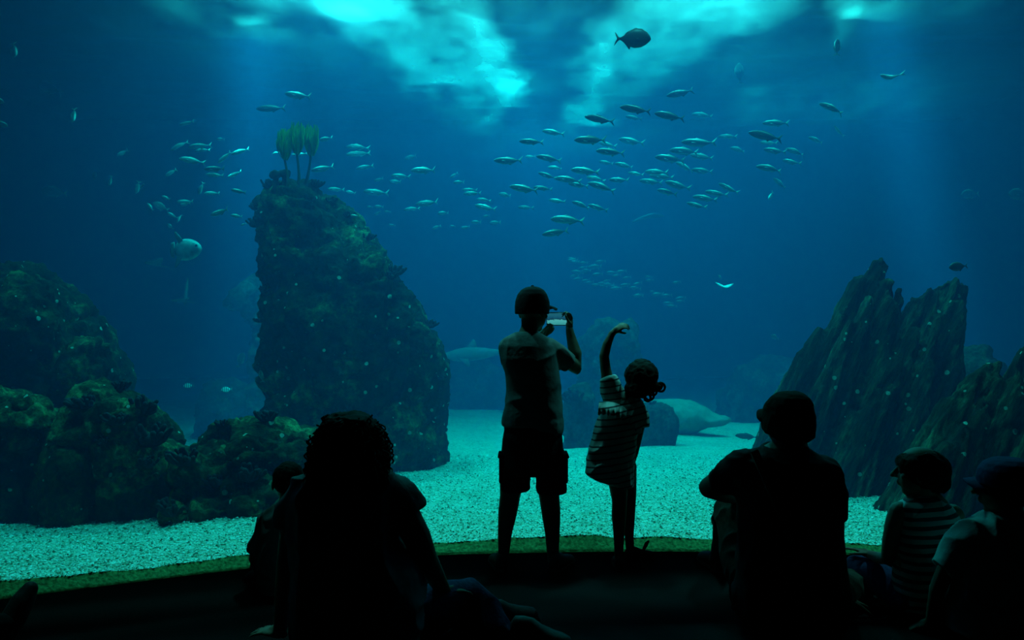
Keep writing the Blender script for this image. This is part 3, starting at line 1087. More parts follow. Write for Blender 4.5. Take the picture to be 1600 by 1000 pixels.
# profiles: (t from nose to tail root, centre height, half height, half width) for body length 1
SLIM = [(0.0, 0.0, 0.008, 0.006), (0.03, 0.0, 0.035, 0.024), (0.10, 0.004, 0.072, 0.045), (0.22, 0.005, 0.105, 0.062), (0.36, 0.0, 0.118, 0.066), (0.52, 0.0, 0.104, 0.056), (0.66, 0.0, 0.072, 0.038), (0.76, 0.002, 0.038, 0.022), (0.83, 0.004, 0.019, 0.013), (0.86, 0.004, 0.018, 0.011)]
DEEP = [(0.0, -0.01, 0.012, 0.010), (0.04, 0.0, 0.07, 0.035), (0.12, 0.01, 0.15, 0.06), (0.26, 0.015, 0.22, 0.075), (0.42, 0.01, 0.235, 0.072), (0.58, 0.005, 0.19, 0.055), (0.70, 0.0, 0.11, 0.035), (0.79, 0.0, 0.055, 0.02), (0.84, 0.0, 0.036, 0.012), (0.86, 0.0, 0.036, 0.011)]


def fin(pts, th=0.004):
    """Thin closed plate in the XZ plane from an outline."""
    n = len(pts)
    mb = MB()
    cx = sum(p[0] for p in pts) / n
    cz = sum(p[1] for p in pts) / n
    vs = [(x, -th / 2, z) for x, z in pts] + [(x, th / 2, z) for x, z in pts] + [(cx, -th, cz), (cx, th, cz)]
    fs = []
    for i in range(n):
        j = (i + 1) % n
        fs += [(i, j, n + j, n + i), (j, i, 2 * n), (n + i, n + j, 2 * n + 1)]
    return mb.add(vs, fs)


def fish_meshes(tagname, prof, bend=0.0):
    """Body, tail, back fin, belly fin, side fin and eyes; nose towards +X, unit length, centre at 0."""
    def bx(x):
        t = 0.5 - x
        return bend * max(0, t - 0.35) ** 2
    out = {}
    mb = MB()
    rings = []
    for t, c, h, w_ in prof:
        x = 0.5 - t
        rings.append([Vector((x, w_ * math.cos(a) + bx(x), c + h * math.sin(a))) for a in [2 * math.pi * i / 14 for i in range(14)]])
    out['body'] = mb.rings(rings).mesh(tagname + '_body')
    deep = prof is DEEP
    tl = [(-0.34, 0.018), (-0.40, 0.06), (-0.5, 0.15 if not deep else 0.17), (-0.47, 0.075), (-0.425, 0.0), (-0.47, -0.075), (-0.5, -0.15 if not deep else -0.17), (-0.40, -0.06), (-0.34, -0.018)]
    out['tail_fin'] = fin(tl).mesh(tagname + '_tail')
    k = 1.0 if not deep else 1.75
    out['back_fin'] = fin([(0.16, 0.095 * k), (0.08, 0.15 * k), (-0.02, 0.128 * k), (-0.16, 0.095 * k), (-0.28, 0.05), (-0.2, 0.04), (0.0, 0.09 * k)]).mesh(tagname + '_back')
    out['belly_fin'] = fin([(-0.02, -0.098 * k), (-0.07, -0.15 * k), (-0.14, -0.105 * k), (-0.28, -0.046), (-0.2, -0.035), (-0.05, -0.085 * k)]).mesh(tagname + '_belly')
    for key in ('tail_fin', 'back_fin', 'belly_fin'):
        a = coords(out[key])
        a[:, 1] += np.array([bx(x) for x in a[:, 0]])
        set_coords(out[key], a)
    wq = 0.038 if not deep else 0.048
    for s_ in (-1, 1):
        mb = MB()
        vs = [Vector((0.22, s_ * 0.058, -0.02)), Vector((0.10, s_ * 0.10, -0.05)), Vector((0.06, s_ * 0.085, -0.035)), Vector((0.20, s_ * 0.055, 0.005))]
        mb.add(vs + [v + Vector((0, s_ * 0.004, 0)) for v in vs], [(0, 1, 2, 3), (7, 6, 5, 4), (0, 4, 5, 1), (1, 5, 6, 2), (2, 6, 7, 3), (3, 7, 4, 0)])
        out['side_fin' + ('' if s_ < 0 else '+')] = mb.mesh(tagname + '_side')
        mb = MB().ball((0.415, s_ * wq, 0.02), (0.014, 0.008, 0.014), None, 8, 5)
        out['eye' + ('' if s_ < 0 else '+')] = mb.mesh(tagname + '_eye')
    for me in out.values():
        me.polygons.foreach_set('use_smooth', [True] * len(me.polygons))
    return out


PROTO = {}


def proto(kind, look, bend):
    key = (kind, look, bend)
    if key not in PROTO:
        ms = fish_meshes(f'{kind}_{look}', SLIM if kind == 'slim' else DEEP, bend)
        for nm, me in ms.items():
            me.materials.append(M['eye'] if nm.startswith('eye') else (M['dark_fin'] if look == 'dark' else M['fin']) if 'fin' in nm else M[look])
        PROTO[key] = ms
    return PROTO[key]


def fish(nose, tail, Y, label, kind='slim', look='silver', turn=0.0, roll=0.0, name='fish', cat='fish', group=None, bend=0, fat=1.0, simple=False):
    """A fish whose nose and tail stand at two points of the photograph, at distance Y; turn swings the tail away from the window."""
    a, b = at(nose[0], nose[1], Y), at(tail[0], tail[1], Y)
    d = a - b
    L = d.length
    d = d / L
    t = math.radians(turn)
    f = (d * math.cos(t) + Vector((0, -1, 0)) * math.sin(t)).normalized()
    L = L / max(0.35, math.cos(t))
    up = Vector((0, 0, 1))
    if abs(f.z) > 0.8:
        up = Vector((1, 0, 0.2)) if f.z < 0 else Vector((-1, 0, 0.2))
    s_ = up.cross(f).normalized()
    u = f.cross(s_)
    rot = Matrix((f, s_, u)).transposed()
    if roll:
        rot = rot @ Matrix.Rotation(math.radians(roll), 3, 'X')
    root = bpy.data.objects.new(name, None)
    root.empty_display_size = 0.1
    COL.objects.link(root)
    root.matrix_basis = Matrix.Translation((a + b) / 2) @ rot.to_4x4() @ Matrix.Diagonal((L, L * fat, L * fat, 1))
    tag(root, label, cat, group)
    ms = proto(kind, look, bend)
    for nm, me in ms.items():
        if simple and (nm.startswith('eye') or nm.startswith('side') or nm == 'belly_fin'):
            continue
        o = bpy.data.objects.new(nm.rstrip('+'), me)
        o.parent = root
        COL.objects.link(o)
    return root


ORD = ['first', 'second', 'third', 'fourth', 'fifth', 'sixth', 'seventh', 'eighth', 'ninth', 'tenth', 'eleventh', 'twelfth', 'thirteenth', 'fourteenth', 'fifteenth']


def zoomed(x0, y0, k, rows):
    return [((x0 + r[0] / k, y0 + r[1] / k), (x0 + r[2] / k, y0 + r[3] / k)) + tuple(r[4:]) for r in rows]


FISH = []
# school in the middle, upper right of the boy: nose x, y, tail x, y, look, distance
FISH += zoomed(760, 180, 6.667, [
    (340, 270, 600, 285, 'silver', 8), (580, 160, 815, 200, 'bright', 9), (915, 250, 1255, 270, 'silver', 7.6), (1170, 290, 1350, 325, 'murky', 10), (1375, 255, 1640, 290, 'silver', 9.5),
    (1140, 370, 1445, 400, 'silver', 8), (75, 465, 385, 490, 'silver', 8), (405, 432, 510, 436, 'bright', 11), (520, 425, 780, 475, 'silver', 8.5), (1170, 485, 1320, 505, 'silver', 10.5),
    (1335, 505, 1540, 540, 'silver', 10), (640, 545, 800, 545, 'bright', 10), (875, 570, 1185, 595, 'bright', 8.5), (540, 600, 730, 660, 'silver', 9), (715, 650, 985, 690, 'bright', 8.5),
    (1045, 640, 1235, 680, 'silver', 10), (1280, 665, 1490, 690, 'silver', 9), (855, 710, 1060, 745, 'silver', 9), (1060, 700, 1335, 785, 'silver', 8.5), (240, 740, 545, 795, 'bright', 8),
    (490, 750, 690, 775, 'silver', 9), (130, 820, 265, 840, 'murky', 11), (650, 880, 830, 910, 'bright', 9.5), (890, 905, 1090, 960, 'silver', 9), (1060, 930, 1260, 1000, 'silver', 9),
    (330, 960, 490, 965, 'murky', 10.5), (1475, 595, 1640, 625, 'silver', 10)])
FISH += zoomed(960, 180, 6.667, [
    (700, 275, 1055, 305, 'silver', 8.5), (570, 365, 890, 385, 'silver', 9), (420, 435, 740, 475, 'silver', 9), (790, 410, 1030, 455, 'murky', 9.5), (640, 490, 830, 590, 'silver', 9.5), (800, 570, 1030, 590, 'silver', 9.5),
    (1090, 215, 1275, 230, 'murky', 10.5), (1200, 345, 1385, 370, 'murky', 10.5), (320, 585, 560, 600, 'silver', 9.5), (370, 625, 620, 655, 'silver', 9.8), (260, 680, 500, 710, 'silver', 9.5), (520, 700, 790, 765, 'silver', 9),
    (440, 780, 660, 825, 'silver', 9), (1085, 710, 1290, 820, 'silver', 9), (940, 795, 1180, 840, 'silver', 9.2), (810, 850, 1080, 885, 'silver', 9), (750, 915, 960, 970, 'silver', 8.8)])
FISH += zoomed(1100, 120, 6.667, [
    (1205, 275, 1460, 370, 'silver', 8), (620, 475, 880, 490, 'silver', 9), (590, 675, 760, 705, 'murky', 10), (620, 755, 850, 790, 'silver', 9), (840, 755, 1070, 800, 'silver', 9),
    (1085, 630, 1255, 685, 'silver', 10), (1350, 510, 1450, 625, 'silver', 10), (815, 870, 1010, 910, 'silver', 9.5), (540, 935, 830, 970, 'silver', 8.5)])
FISH += [((1207, 279), (1231, 294), 'silver', 10), ((1081, 178), (1115, 182), 'murky', 11), ((860, 342), (914, 345), 'bright', 8), ((847, 367), (889, 360), 'silver', 8)]
# left of it, right of the tower
FISH += zoomed(480, 220, 5, [
    (35, 240, 205, 195, 'silver', 9), (300, 42, 480, 55, 'murky', 10), (310, 112, 495, 90, 'murky', 10), (380, 222, 520, 190, 'silver', 10), (760, 138, 865, 122, 'murky', 12), (805, 225, 1020, 240, 'bright', 9),
    (650, 270, 810, 285, 'silver', 10.5), (640, 315, 740, 328, 'silver', 11.5), (520, 310, 605, 302, 'silver', 12), (440, 395, 640, 415, 'silver', 10), (160, 380, 290, 380, 'silver', 10), (300, 395, 380, 412, 'bright', 10.5),
    (520, 512, 600, 520, 'silver', 12), (520, 580, 585, 555, 'murky', 12.5), (600, 550, 655, 558, 'murky', 12.5), (755, 540, 880, 522, 'silver', 10.5), (845, 490, 1035, 488, 'silver', 10), (1020, 570, 1110, 560, 'silver', 11.5),
    (635, 655, 690, 665, 'silver', 12.5), (975, 690, 1040, 660, 'silver', 12), (1115, 665, 1160, 670, 'silver', 12.5), (1200, 680, 1275, 675, 'silver', 12), (1115, 290, 1180, 250, 'silver', 11.5), (1140, 325, 1230, 325, 'silver', 11),
    (1210, 385, 1330, 385, 'silver', 10.5), (1220, 415, 1360, 410, 'silver', 10.2), (1320, 455, 1435, 465, 'silver', 10.5), (1310, 500, 1480, 545, 'bright', 9.5), (1370, 590, 1430, 588, 'silver', 12), (1280, 635, 1365, 638, 'silver', 11.5),
    (1425, 640, 1515, 640, 'silver', 11.5), (1500, 415, 1590, 430, 'silver', 11), (465, 515, 512, 517, 'silver', 12.5), (250, 540, 330, 545, 'silver', 10.5)])
# left of the tower
FISH += zoomed(140, 180, 5.714, [
    (800, 88, 940, 60, 'murky', 11), (720, 315, 870, 225, 'silver', 11), (880, 282, 1080, 268, 'silver', 10.5), (930, 322, 1070, 300, 'murky', 11), (805, 390, 1020, 415, 'silver', 9.5), (1145, 425, 1265, 325, 'silver', 10.5),
    (1260, 350, 1430, 300, 'murky', 11), (1130, 212, 1210, 218, 'murky', 12), (1020, 480, 1220, 480, 'murky', 10), (1040, 532, 1190, 535, 'silver', 10), (1230, 550, 1370, 505, 'silver', 11), (680, 545, 775, 480, 'silver', 11),
    (250, 365, 345, 310, 'silver', 12), (170, 628, 198, 540, 'silver', 11), (405, 700, 450, 590, 'silver', 11), (440, 655, 500, 615, 'murky', 11.5), (970, 705, 1012, 600, 'silver', 10.5), (1025, 700, 1160, 695, 'silver', 10.5),
    (640, 722, 730, 760, 'silver', 11), (515, 785, 568, 855, 'silver', 11), (780, 775, 925, 768, 'silver', 10.5), (810, 808, 900, 790, 'murky', 11), (690, 870, 780, 920, 'silver', 11), (785, 960, 810, 880, 'silver', 11),
    (1260, 665, 1400, 692, 'bright', 9.5), (1070, 890, 1265, 845, 'bright', 9.5), (1265, 895, 1360, 905, 'silver', 10), (1350, 985, 1395, 965, 'bright', 10)])
FISH += zoomed(380, 120, 6.667, [(430, 170, 725, 225, 'bright', 8.5), (790, 660, 925, 635, 'murky', 9), (300, 805, 380, 780, 'murky', 9.5), (510, 815, 670, 803, 'murky', 9.5)])

REGION = [
    (lambda x, y: x < 250, 'stragglers at the far left edge of the school', 'stragglers at the far left'),
    (lambda x, y: x < 425 and y < 240, 'upper row of the school left of the kelp', 'school left of the kelp'),
    (lambda x, y: x < 425 and y < 285, 'middle row of the school left of the kelp', 'school left of the kelp'),
    (lambda x, y: x < 425, 'lower row of the school left of the kelp', 'school left of the kelp'),
    (lambda x, y: x < 640 and y < 262, 'upper row of the school right of the kelp', 'school right of the tower'),
    (lambda x, y: x < 640 and y < 308, 'middle row of the school right of the kelp', 'school right of the tower'),
    (lambda x, y: x < 640, 'lower row of the school over the tower shoulder', 'school right of the tower'),
    (lambda x, y: x < 790 and y < 300 and x < 770, 'upper row of the school between tower and boy', 'school between tower and boy'),
    (lambda x, y: x < 790 and y > 300 and y < 326, 'middle row of the school between tower and boy', 'school between tower and boy'),
    (lambda x, y: x < 790 and y > 320, 'lowest row of the school between tower and boy', 'school between tower and boy'),
    (lambda x, y: x < 960 and y < 236, 'top row of the school over the boy', 'dense school above the boy'),
    (lambda x, y: x < 960 and y < 262, 'second row of the school over the boy', 'dense school above the boy'),
    (lambda x, y: x < 960 and y < 288, 'third row of the school over the boy', 'dense school above the boy'),
    (lambda x, y: x < 960 and y < 306, 'fourth row of the school over the boy', 'dense school above the boy'),
    (lambda x, y: x < 960, 'bottom row of the school over the boy', 'dense school above the boy'),
    (lambda x, y: x < 1120 and y < 245, 'top row of the school over the girl', 'dense school above the girl'),
    (lambda x, y: x < 1120 and y < 268, 'second row of the school over the girl', 'dense school above the girl'),
    (lambda x, y: x < 1120 and y < 290, 'third row of the school over the girl', 'dense school above the girl'),
    (lambda x, y: x < 1165 and y > 285, 'bottom row of the school over the girl', 'dense school above the girl'),
    (lambda x, y: y < 222, 'upper row of the school toward the right', 'right end of the school'),
    (lambda x, y: y < 245, 'middle row of the school toward the right', 'right end of the school'),
    (lambda x, y: True, 'lower row of the school toward the right', 'right end of the school'),
]
buckets = {}
for f_ in FISH:
    cx, cy = (f_[0][0] + f_[1][0]) / 2, (f_[0][1] + f_[1][1]) / 2
    for k, (test, ph_, gr) in enumerate(REGION):
        if test(cx, cy):
            buckets.setdefault(k, []).append((cx, f_))
            break
WORD = {'pale': 'pale', 'silver': 'silver', 'bright': 'bright', 'murky': 'dull'}
rr = random.Random(3)
for k, lst in sorted(buckets.items()):
    lst.sort(key=lambda q: q[0])
    for i, (cx, f_) in enumerate(lst):
        nose, tail, look, Y = f_
        if cx < 425:
            Y *= 0.84
            look = {'murky': 'silver', 'silver': 'pale'}.get(look, look)
        pos = ORD[i] + ' from left' if len(lst) > 1 else 'the only one'
        L = math.hypot(nose[0] - tail[0], nose[1] - tail[1])
        fish(nose, tail, Y, f'{WORD[look]} fish, {pos} in {REGION[k][1]}', 'slim', look, rr.uniform(-18, 18), rr.uniform(-10, 16),
             group=REGION[k][2], bend=rr.choice([-0.5, 0, 0.4]), fat=1.0 if L > 22 else 1.35, simple=L < 20)

# the darker fish along the upper edge of the school
for nose, tail, Y, lb in (((913, 183), (961, 190), 7.6, 'dark fish under the right bright water patch, leftmost of three'), ((968, 168), (1018, 174), 7.4, 'longest dark fish just above the school, middle of three'),
                          ((1022, 178), (1071, 185), 7.6, 'dark fish just above the school, rightmost of three'), ((977, 182), (1004, 186), 9.5, 'small dark fish below the longest dark fish'),
                          ((1041, 151), (1085, 140), 8.4, 'dark fish above the school swimming downward to the left'), ((1168, 208), (1224, 217), 7.6, 'large dark-backed fish at the right end of the school'),
                          ((401, 171), (446, 168), 8.8, 'dark slim fish just above the leftmost kelp plant')):
    fish(nose, tail, Y, lb, 'slim', 'dark', 8, 5, group='dark fish over the school')
# single fish
fish((1016, 63), (961, 58), 6.6, 'big dark round fish near the surface facing right', 'deep', 'dark', 15, 0, fat=1.15)
fish((1482, 418), (1513, 415), 6.3, 'small dark fish just above the slanted slate rock', 'deep', 'dark', 5, 0, fat=1.0)
fish((27, 92), (16, 64), 8, 'pale fish diving head down near the upper left corner', 'slim', 'bright', 25, 0, fat=1.4)
fish((116, 193), (113, 167), 8, 'pale fish diving head down left of the first light shaft', 'slim', 'bright', 25, 0, fat=1.3)
fish((60, 131), (96, 146), 12, 'hazy broad fish below the upper left corner', 'deep', 'murky', 10)
fish((67, 298), (104, 302), 12, 'hazy broad fish at the left above the big rounded rock', 'deep', 'murky', 10)
fish((14, 198), (-14, 188), 8.5, 'pale fish cut by the left edge, lower one', 'slim', 'bright', 10, 0, fat=1.2)
fish((8, 161), (-20, 150), 8.5, 'pale fish cut by the left edge, upper one', 'slim', 'bright', 10, 0, fat=1.2)
fish((1153, 100), (1158, 130), 11, 'hazy roundish fish seen edge-on under the right bright patch', 'deep', 'murky', 20)
fish((1500, 305), (1532, 302), 12, 'hazy fish at the far right, left one of two', 'deep', 'murky', 10)
fish((1574, 303), (1612, 305), 11, 'hazy fish cut by the right edge', 'deep', 'murky', 10)
fish((1307, 62), (1309, 86), 8, 'white fish rising head up under the upper right light patch', 'slim', 'bright', 20, 0, fat=1.6)
fish((1374, 118), (1402, 125), 8, 'white curled fish below the upper right light patch', 'slim', 'bright', 10, 20, fat=1.2, bend=1.4)
fish((1200, 313), (1209, 299), 10.5, 'tiny white fish below the right end of the school', 'slim', 'bright', 20, 0, fat=1.6)
fish((548, 337), (561, 339), 7.2, 'white fish tail-on beside the coral on the tower crest', 'slim', 'bright', 20, 0, fat=1.5, bend=1.2)
fish((287, 603), (303, 602), 10.5, 'banded fish over the gap left of the tower, left one', 'deep', 'banded', 5)
fish((346, 609), (363, 608), 10.2, 'banded fish over the gap left of the tower, right one', 'deep', 'banded', 5)
fish((381, 551), (371, 574), 11, 'hazy fish tilted head up left of the tower foot', 'deep', 'murky', 10)
fish((408.5, 578), (409, 598), 7.0, 'pale yellow-green fish hanging head up against the tower left edge', 'slim', 'bright', 30, 0, fat=1.3)
fish((240, 318), (262, 328), 11, 'small pale fish left of the ocean sunfish', 'deep', 'murky', 20)
fish((262, 350), (270, 358), 11, 'tiny pale round fish just above the ocean sunfish', 'deep', 'silver', 20)
fish((1122, 430), (1128, 436), 11, 'tiny white fish just above the small white ray', 'slim', 'bright', 20, fat=1.8)
fish((1204, 524), (1218, 530), 12, 'faint round fish left of the slanted slate rock', 'deep', 'murky', 20)
fish((1148, 680), (1186, 684), 9.2, 'dark fish resting on the gravel beside the slanted slate rock', 'slim', 'dark', 5, 0)
fish((220, 290), (214, 300), 11.5, 'tiny pale fish among the stragglers left of the school', 'deep', 'silver', 20)
fish((150, 268), (146, 280), 11.5, 'tiny pale fish near the far left of the school', 'deep', 'silver', 20)

# far school, faint through the water
rr = random.Random(12)
for k in range(46):
    x = 885 + 175 * rr.random()
    y = 408 + (x - 885) * 0.28 + rr.uniform(-12, 30)
    L = rr.uniform(11, 20)
    fish((x, y), (x + L, y + rr.uniform(-4, 2)), 14.5 + rr.random(), 'faint small fish in the distant school between the boy and the white ray', 'slim', 'silver', rr.uniform(-15, 15), 0, group='distant school', fat=1.25, simple=True)


def flat_body(name, parent, c, f, u, outline, thick, m):
    """A body that is flat and thickest in the middle: rings shrink from the outline."""
    f = Vector(f).normalized()
    u = Vector(u)
    u = (u - f * u.dot(f)).normalized()
    s_ = f.cross(u)
    rings = []
    for k, h in ((0.02, 1.0), (0.35, 0.93), (0.7, 0.72), (0.95, 0.32), (1.0, 0.02)):
        pass
    lev = [(0.03, -1.0), (0.4, -0.85), (0.75, -0.5), (1.0, 0.0), (0.75, 0.5), (0.4, 0.85), (0.03, 1.0)]
    for sc, h in lev:
        rings.append([Vector(c) + f * (a * sc) + s_ * (b * sc) + u * (thick * h + (z if len(o_) > 2 else 0) * sc) for o_ in outline for a, b, z in [(o_[0], o_[1], o_[2] if len(o_) > 2 else 0)]])
    return MB().rings(rings).build(name, m, parent)


def ray(px, py, Y, span, f, u, label, m, lift=0.0):
    """Ray: pointed wings, snout and whip tail."""
    c = at(px, py, Y)
    root = empty('ray', c)
    tag(root, label, 'ray')
    W = span / 2 / F * Y
    half = [(0.62, 0.0, 0.0), (0.52, 0.22, 0.02), (0.32, 0.55, 0.12), (0.02, 1.0, 0.5), (-0.12, 0.86, 0.32), (-0.26, 0.5, 0.08), (-0.44, 0.2, 0.0), (-0.55, 0.0, 0.0)]
    pts = half + [(a, -b, z) for a, b, z in half[-2:0:-1]]
    pts = [(a * W, b * W, z * W * lift) for a, b, z in pts]
    flat_body('body', root, c, f, u, pts, 0.10 * W, m)
    fv = Vector(f).normalized()
    MB().tube([c - fv * 0.5 * W, c - fv * 1.0 * W + Vector((0, 0, 0.05 * W)), c - fv * 1.5 * W], [0.035 * W, 0.02 * W, 0.008 * W], 7).build('tail', m, root)
    return root


M['ray'] = plain('ray_skin', (0.12, 0.13, 0.12), 0.6, (0.2, 0.21, 0.19), 10)
M['white_ray'] = plain('white_ray_skin', (0.75, 0.76, 0.70), 0.6, (0.85, 0.85, 0.8), 10)
ray(1131, 448, 9.5, 32, (0.2, -0.9, -0.25), (0, 0.25, 1), 'small white ray with upturned wing tips above the girl, to the right', M['white_ray'], 0.8)
ray(240, 412, 11.5, 46, (-0.5, -0.7, 0.2), (0.1, 0.4, 1), 'hazy ray with drooping wings left of the ocean sunfish', M['ray'], 0.5)
ray(1012, 338, 14.5, 62, (0.35, -0.9, 0.1), (-0.3, 0.25, 0.9), 'very faint ray below the dense school', M['ray'], -0.3)
r_ = ray(281, 470, 11.5, 42, (-0.4, -0.8, 0.1), (0, 0.2, 1), 'hazy ray with one wing raised like a sail, below the ocean sunfish', M['ray'], 0.3)
flat_body('raised_wing', r_, at(291, 456, 11.5), (0.1, 0.05, 1), (1, 0.2, -0.1), [(0.22, 0.0), (0.1, 0.05), (-0.16, 0.09), (-0.2, 0.0), (-0.16, -0.09), (0.1, -0.05)], 0.02, M['ray'])

# ocean sunfish
c = at(293, 390, 8.5)
root = empty('ocean_sunfish', c)
tag(root, 'big pale oval ocean sunfish left of the rock tower', 'fish')
u = 8.5 / F
M['sunfish'] = plain('sunfish_skin', (0.16, 0.19, 0.19), 0.5, (0.50, 0.54, 0.52), 9, 0.3)
pts = []
for i in range(28):
    a = 2 * math.pi * i / 28
    pts.append((27 * u * math.cos(a) * (1.0 if math.cos(a) > 0 else 0.92), 17 * u * math.sin(a) * (1 - 0.12 * math.cos(a))))
flat_body('body', root, c, (0.93, -0.3, 0.02), (-0.3, -0.9, 0.0), pts, 8 * u, M['sunfish'])
for sg, nm in ((1, 'back_fin'), (-1, 'belly_fin')):
    flat_body(nm, root, c + Vector((-14 * u, 0, sg * 17 * u)), (-0.5, 0, sg * 1.0), (-0.3, -0.9, 0), [(12 * u, 1 * u), (4 * u, 4 * u), (-6 * u, 6 * u), (-8 * u, -4 * u), (4 * u, -4 * u), (12 * u, -2 * u)], 1.5 * u, M['ray'])
flat_body('rudder', root, c + Vector((-26 * u, 0.05, 0)), (-1, 0.1, 0), (-0.1, -1, 0), [(5 * u, 0), (3 * u, 11 * u), (-3 * u, 13 * u), (-3 * u, -13 * u), (3 * u, -11 * u)], 1.8 * u, M['ray'])
MB().ball(c + Vector((19 * u, -0.052 - 0.04, 5 * u)), (2 * u, 1.2 * u, 2 * u)).build('eye', M['eye'], root)

# shark, faint, behind the boy
Y = 13.0
root = empty('shark', at(740, 552, Y))
tag(root, 'faint long shark gliding left of the standing boy', 'shark')
u = Y / F
ms = [(690, 556, 1.5), (700, 556, 6), (715, 555, 10), (735, 553, 11.5), (755, 552, 9), (772, 551, 5.5), (785, 550, 3), (796, 549, 2)]
MB().tube([at(a, b, Y) for a, b, r in ms], [r * u for a, b, r in ms], 14, 0.7, (0, 1, 0)).build('body', M['ray'], root)
def plate(nm, pts, dy=0.0):
    n_ = len(pts)
    vs = [at(x, y, Y) + Vector((0, dy - 0.012, 0)) for x, y in pts] + [at(x, y, Y) + Vector((0, dy + 0.012, 0)) for x, y in pts]
    MB().add(vs, [tuple(range(n_)), tuple(reversed(range(n_, 2 * n_)))] + [(i, n_ + i, n_ + (i + 1) % n_, (i + 1) % n_) for i in range(n_)]).build(nm, M['ray'], root)
plate('back_fin', [(726, 545), (740, 530), (743, 533), (746, 546)])
plate('tail_fin', [(790, 551), (806, 536), (801, 549), (806, 560), (792, 552)])
plate('side_fin', [(718, 560), (732, 573), (736, 572), (732, 560)], -0.1)

# ---------------------------------------------------------------- people
M['skin'] = plain('skin', (0.20, 0.12, 0.08), 0.6, (0.26, 0.16, 0.11), 30, 0.1)
M['hair'] = plain('dark_hair', (0.012, 0.009, 0.007), 0.8, (0.02, 0.015, 0.011), 60, 0.5, 0.08, stretch=(1, 1, 0.2))
M['grey_cotton'] = plain('grey_cotton', (0.17, 0.18, 0.18), 0.9, (0.22, 0.23, 0.23), 40, 0.3, 0.1)
M['pale_cotton'] = plain('pale_cotton', (0.50, 0.54, 0.52), 0.9, (0.60, 0.64, 0.62), 40, 0.3, 0.1)
M['black_cotton'] = plain('black_cotton', (0.02, 0.02, 0.022), 0.95, (0.035, 0.035, 0.038), 40, 0.3, 0.1)
M['denim'] = plain('denim', (0.02, 0.03, 0.08), 0.9, (0.035, 0.05, 0.12), 90, 0.4, 0.1)
M['khaki'] = plain('khaki', (0.06, 0.052, 0.04), 0.9, (0.09, 0.08, 0.06), 50, 0.3, 0.1)
M['dark_shorts'] = plain('dark_twill', (0.02, 0.022, 0.025), 0.9, (0.035, 0.035, 0.04), 50, 0.3, 0.1)
M['navy'] = plain('navy_cotton', (0.02, 0.032, 0.09), 0.85, (0.035, 0.055, 0.14), 50, 0.3, 0.1)
M['maroon'] = plain('brown_felt', (0.045, 0.02, 0.014), 0.9, (0.07, 0.03, 0.02), 50, 0.3, 0.05)
M['shoe'] = plain('shoe_leather', (0.03, 0.03, 0.03), 0.6, (0.06, 0.06, 0.06), 40, 0.2)
M['sole'] = plain('rubber_sole', (0.12, 0.12, 0.12), 0.8, (0.16, 0.16, 0.16), 40, 0.2)


def stripes(name, c1, c2, period, duty, rotx=0.0, roty=0.0):
    def b(nt, out):
        p = nd(nt, 'ShaderNodeBsdfPrincipled')
        p.inputs['Roughness'].default_value = 0.9
        tc = nd(nt, 'ShaderNodeTexCoord')
        mp = nd(nt, 'ShaderNodeMapping')
        mp.inputs['Rotation'].default_value = (rotx, roty, 0)
        nt.links.new(tc.outputs['Object'], mp.inputs[0])
        s = nd(nt, 'ShaderNodeSeparateXYZ')
        nt.links.new(mp.outputs[0], s.inputs[0])
        d = nd(nt, 'ShaderNodeMath', operation='DIVIDE')
        d.inputs[1].default_value = period
        nt.links.new(s.outputs[2], d.inputs[0])
        fr = nd(nt, 'ShaderNodeMath', operation='FRACT')
        nt.links.new(d.outputs[0], fr.inputs[0])
        r = ramp(nt, fr.outputs[0], [(0.0, c1), (duty, c2)])
        r.color_ramp.interpolation = 'CONSTANT'
        nt.links.new(r.outputs[0], p.inputs['Base Color'])
        nt.links.new(p.outputs[0], out.inputs[0])
    return mat(name, b)


M['dress'] = stripes('striped_dress', (0.04, 0.05, 0.06), (0.56, 0.58, 0.55), 0.030, 0.24, 0.0, math.radians(10))
M['tank'] = stripes('striped_top', (0.05, 0.05, 0.06), (0.50, 0.50, 0.47), 0.034, 0.45, 0.0, math.radians(6))


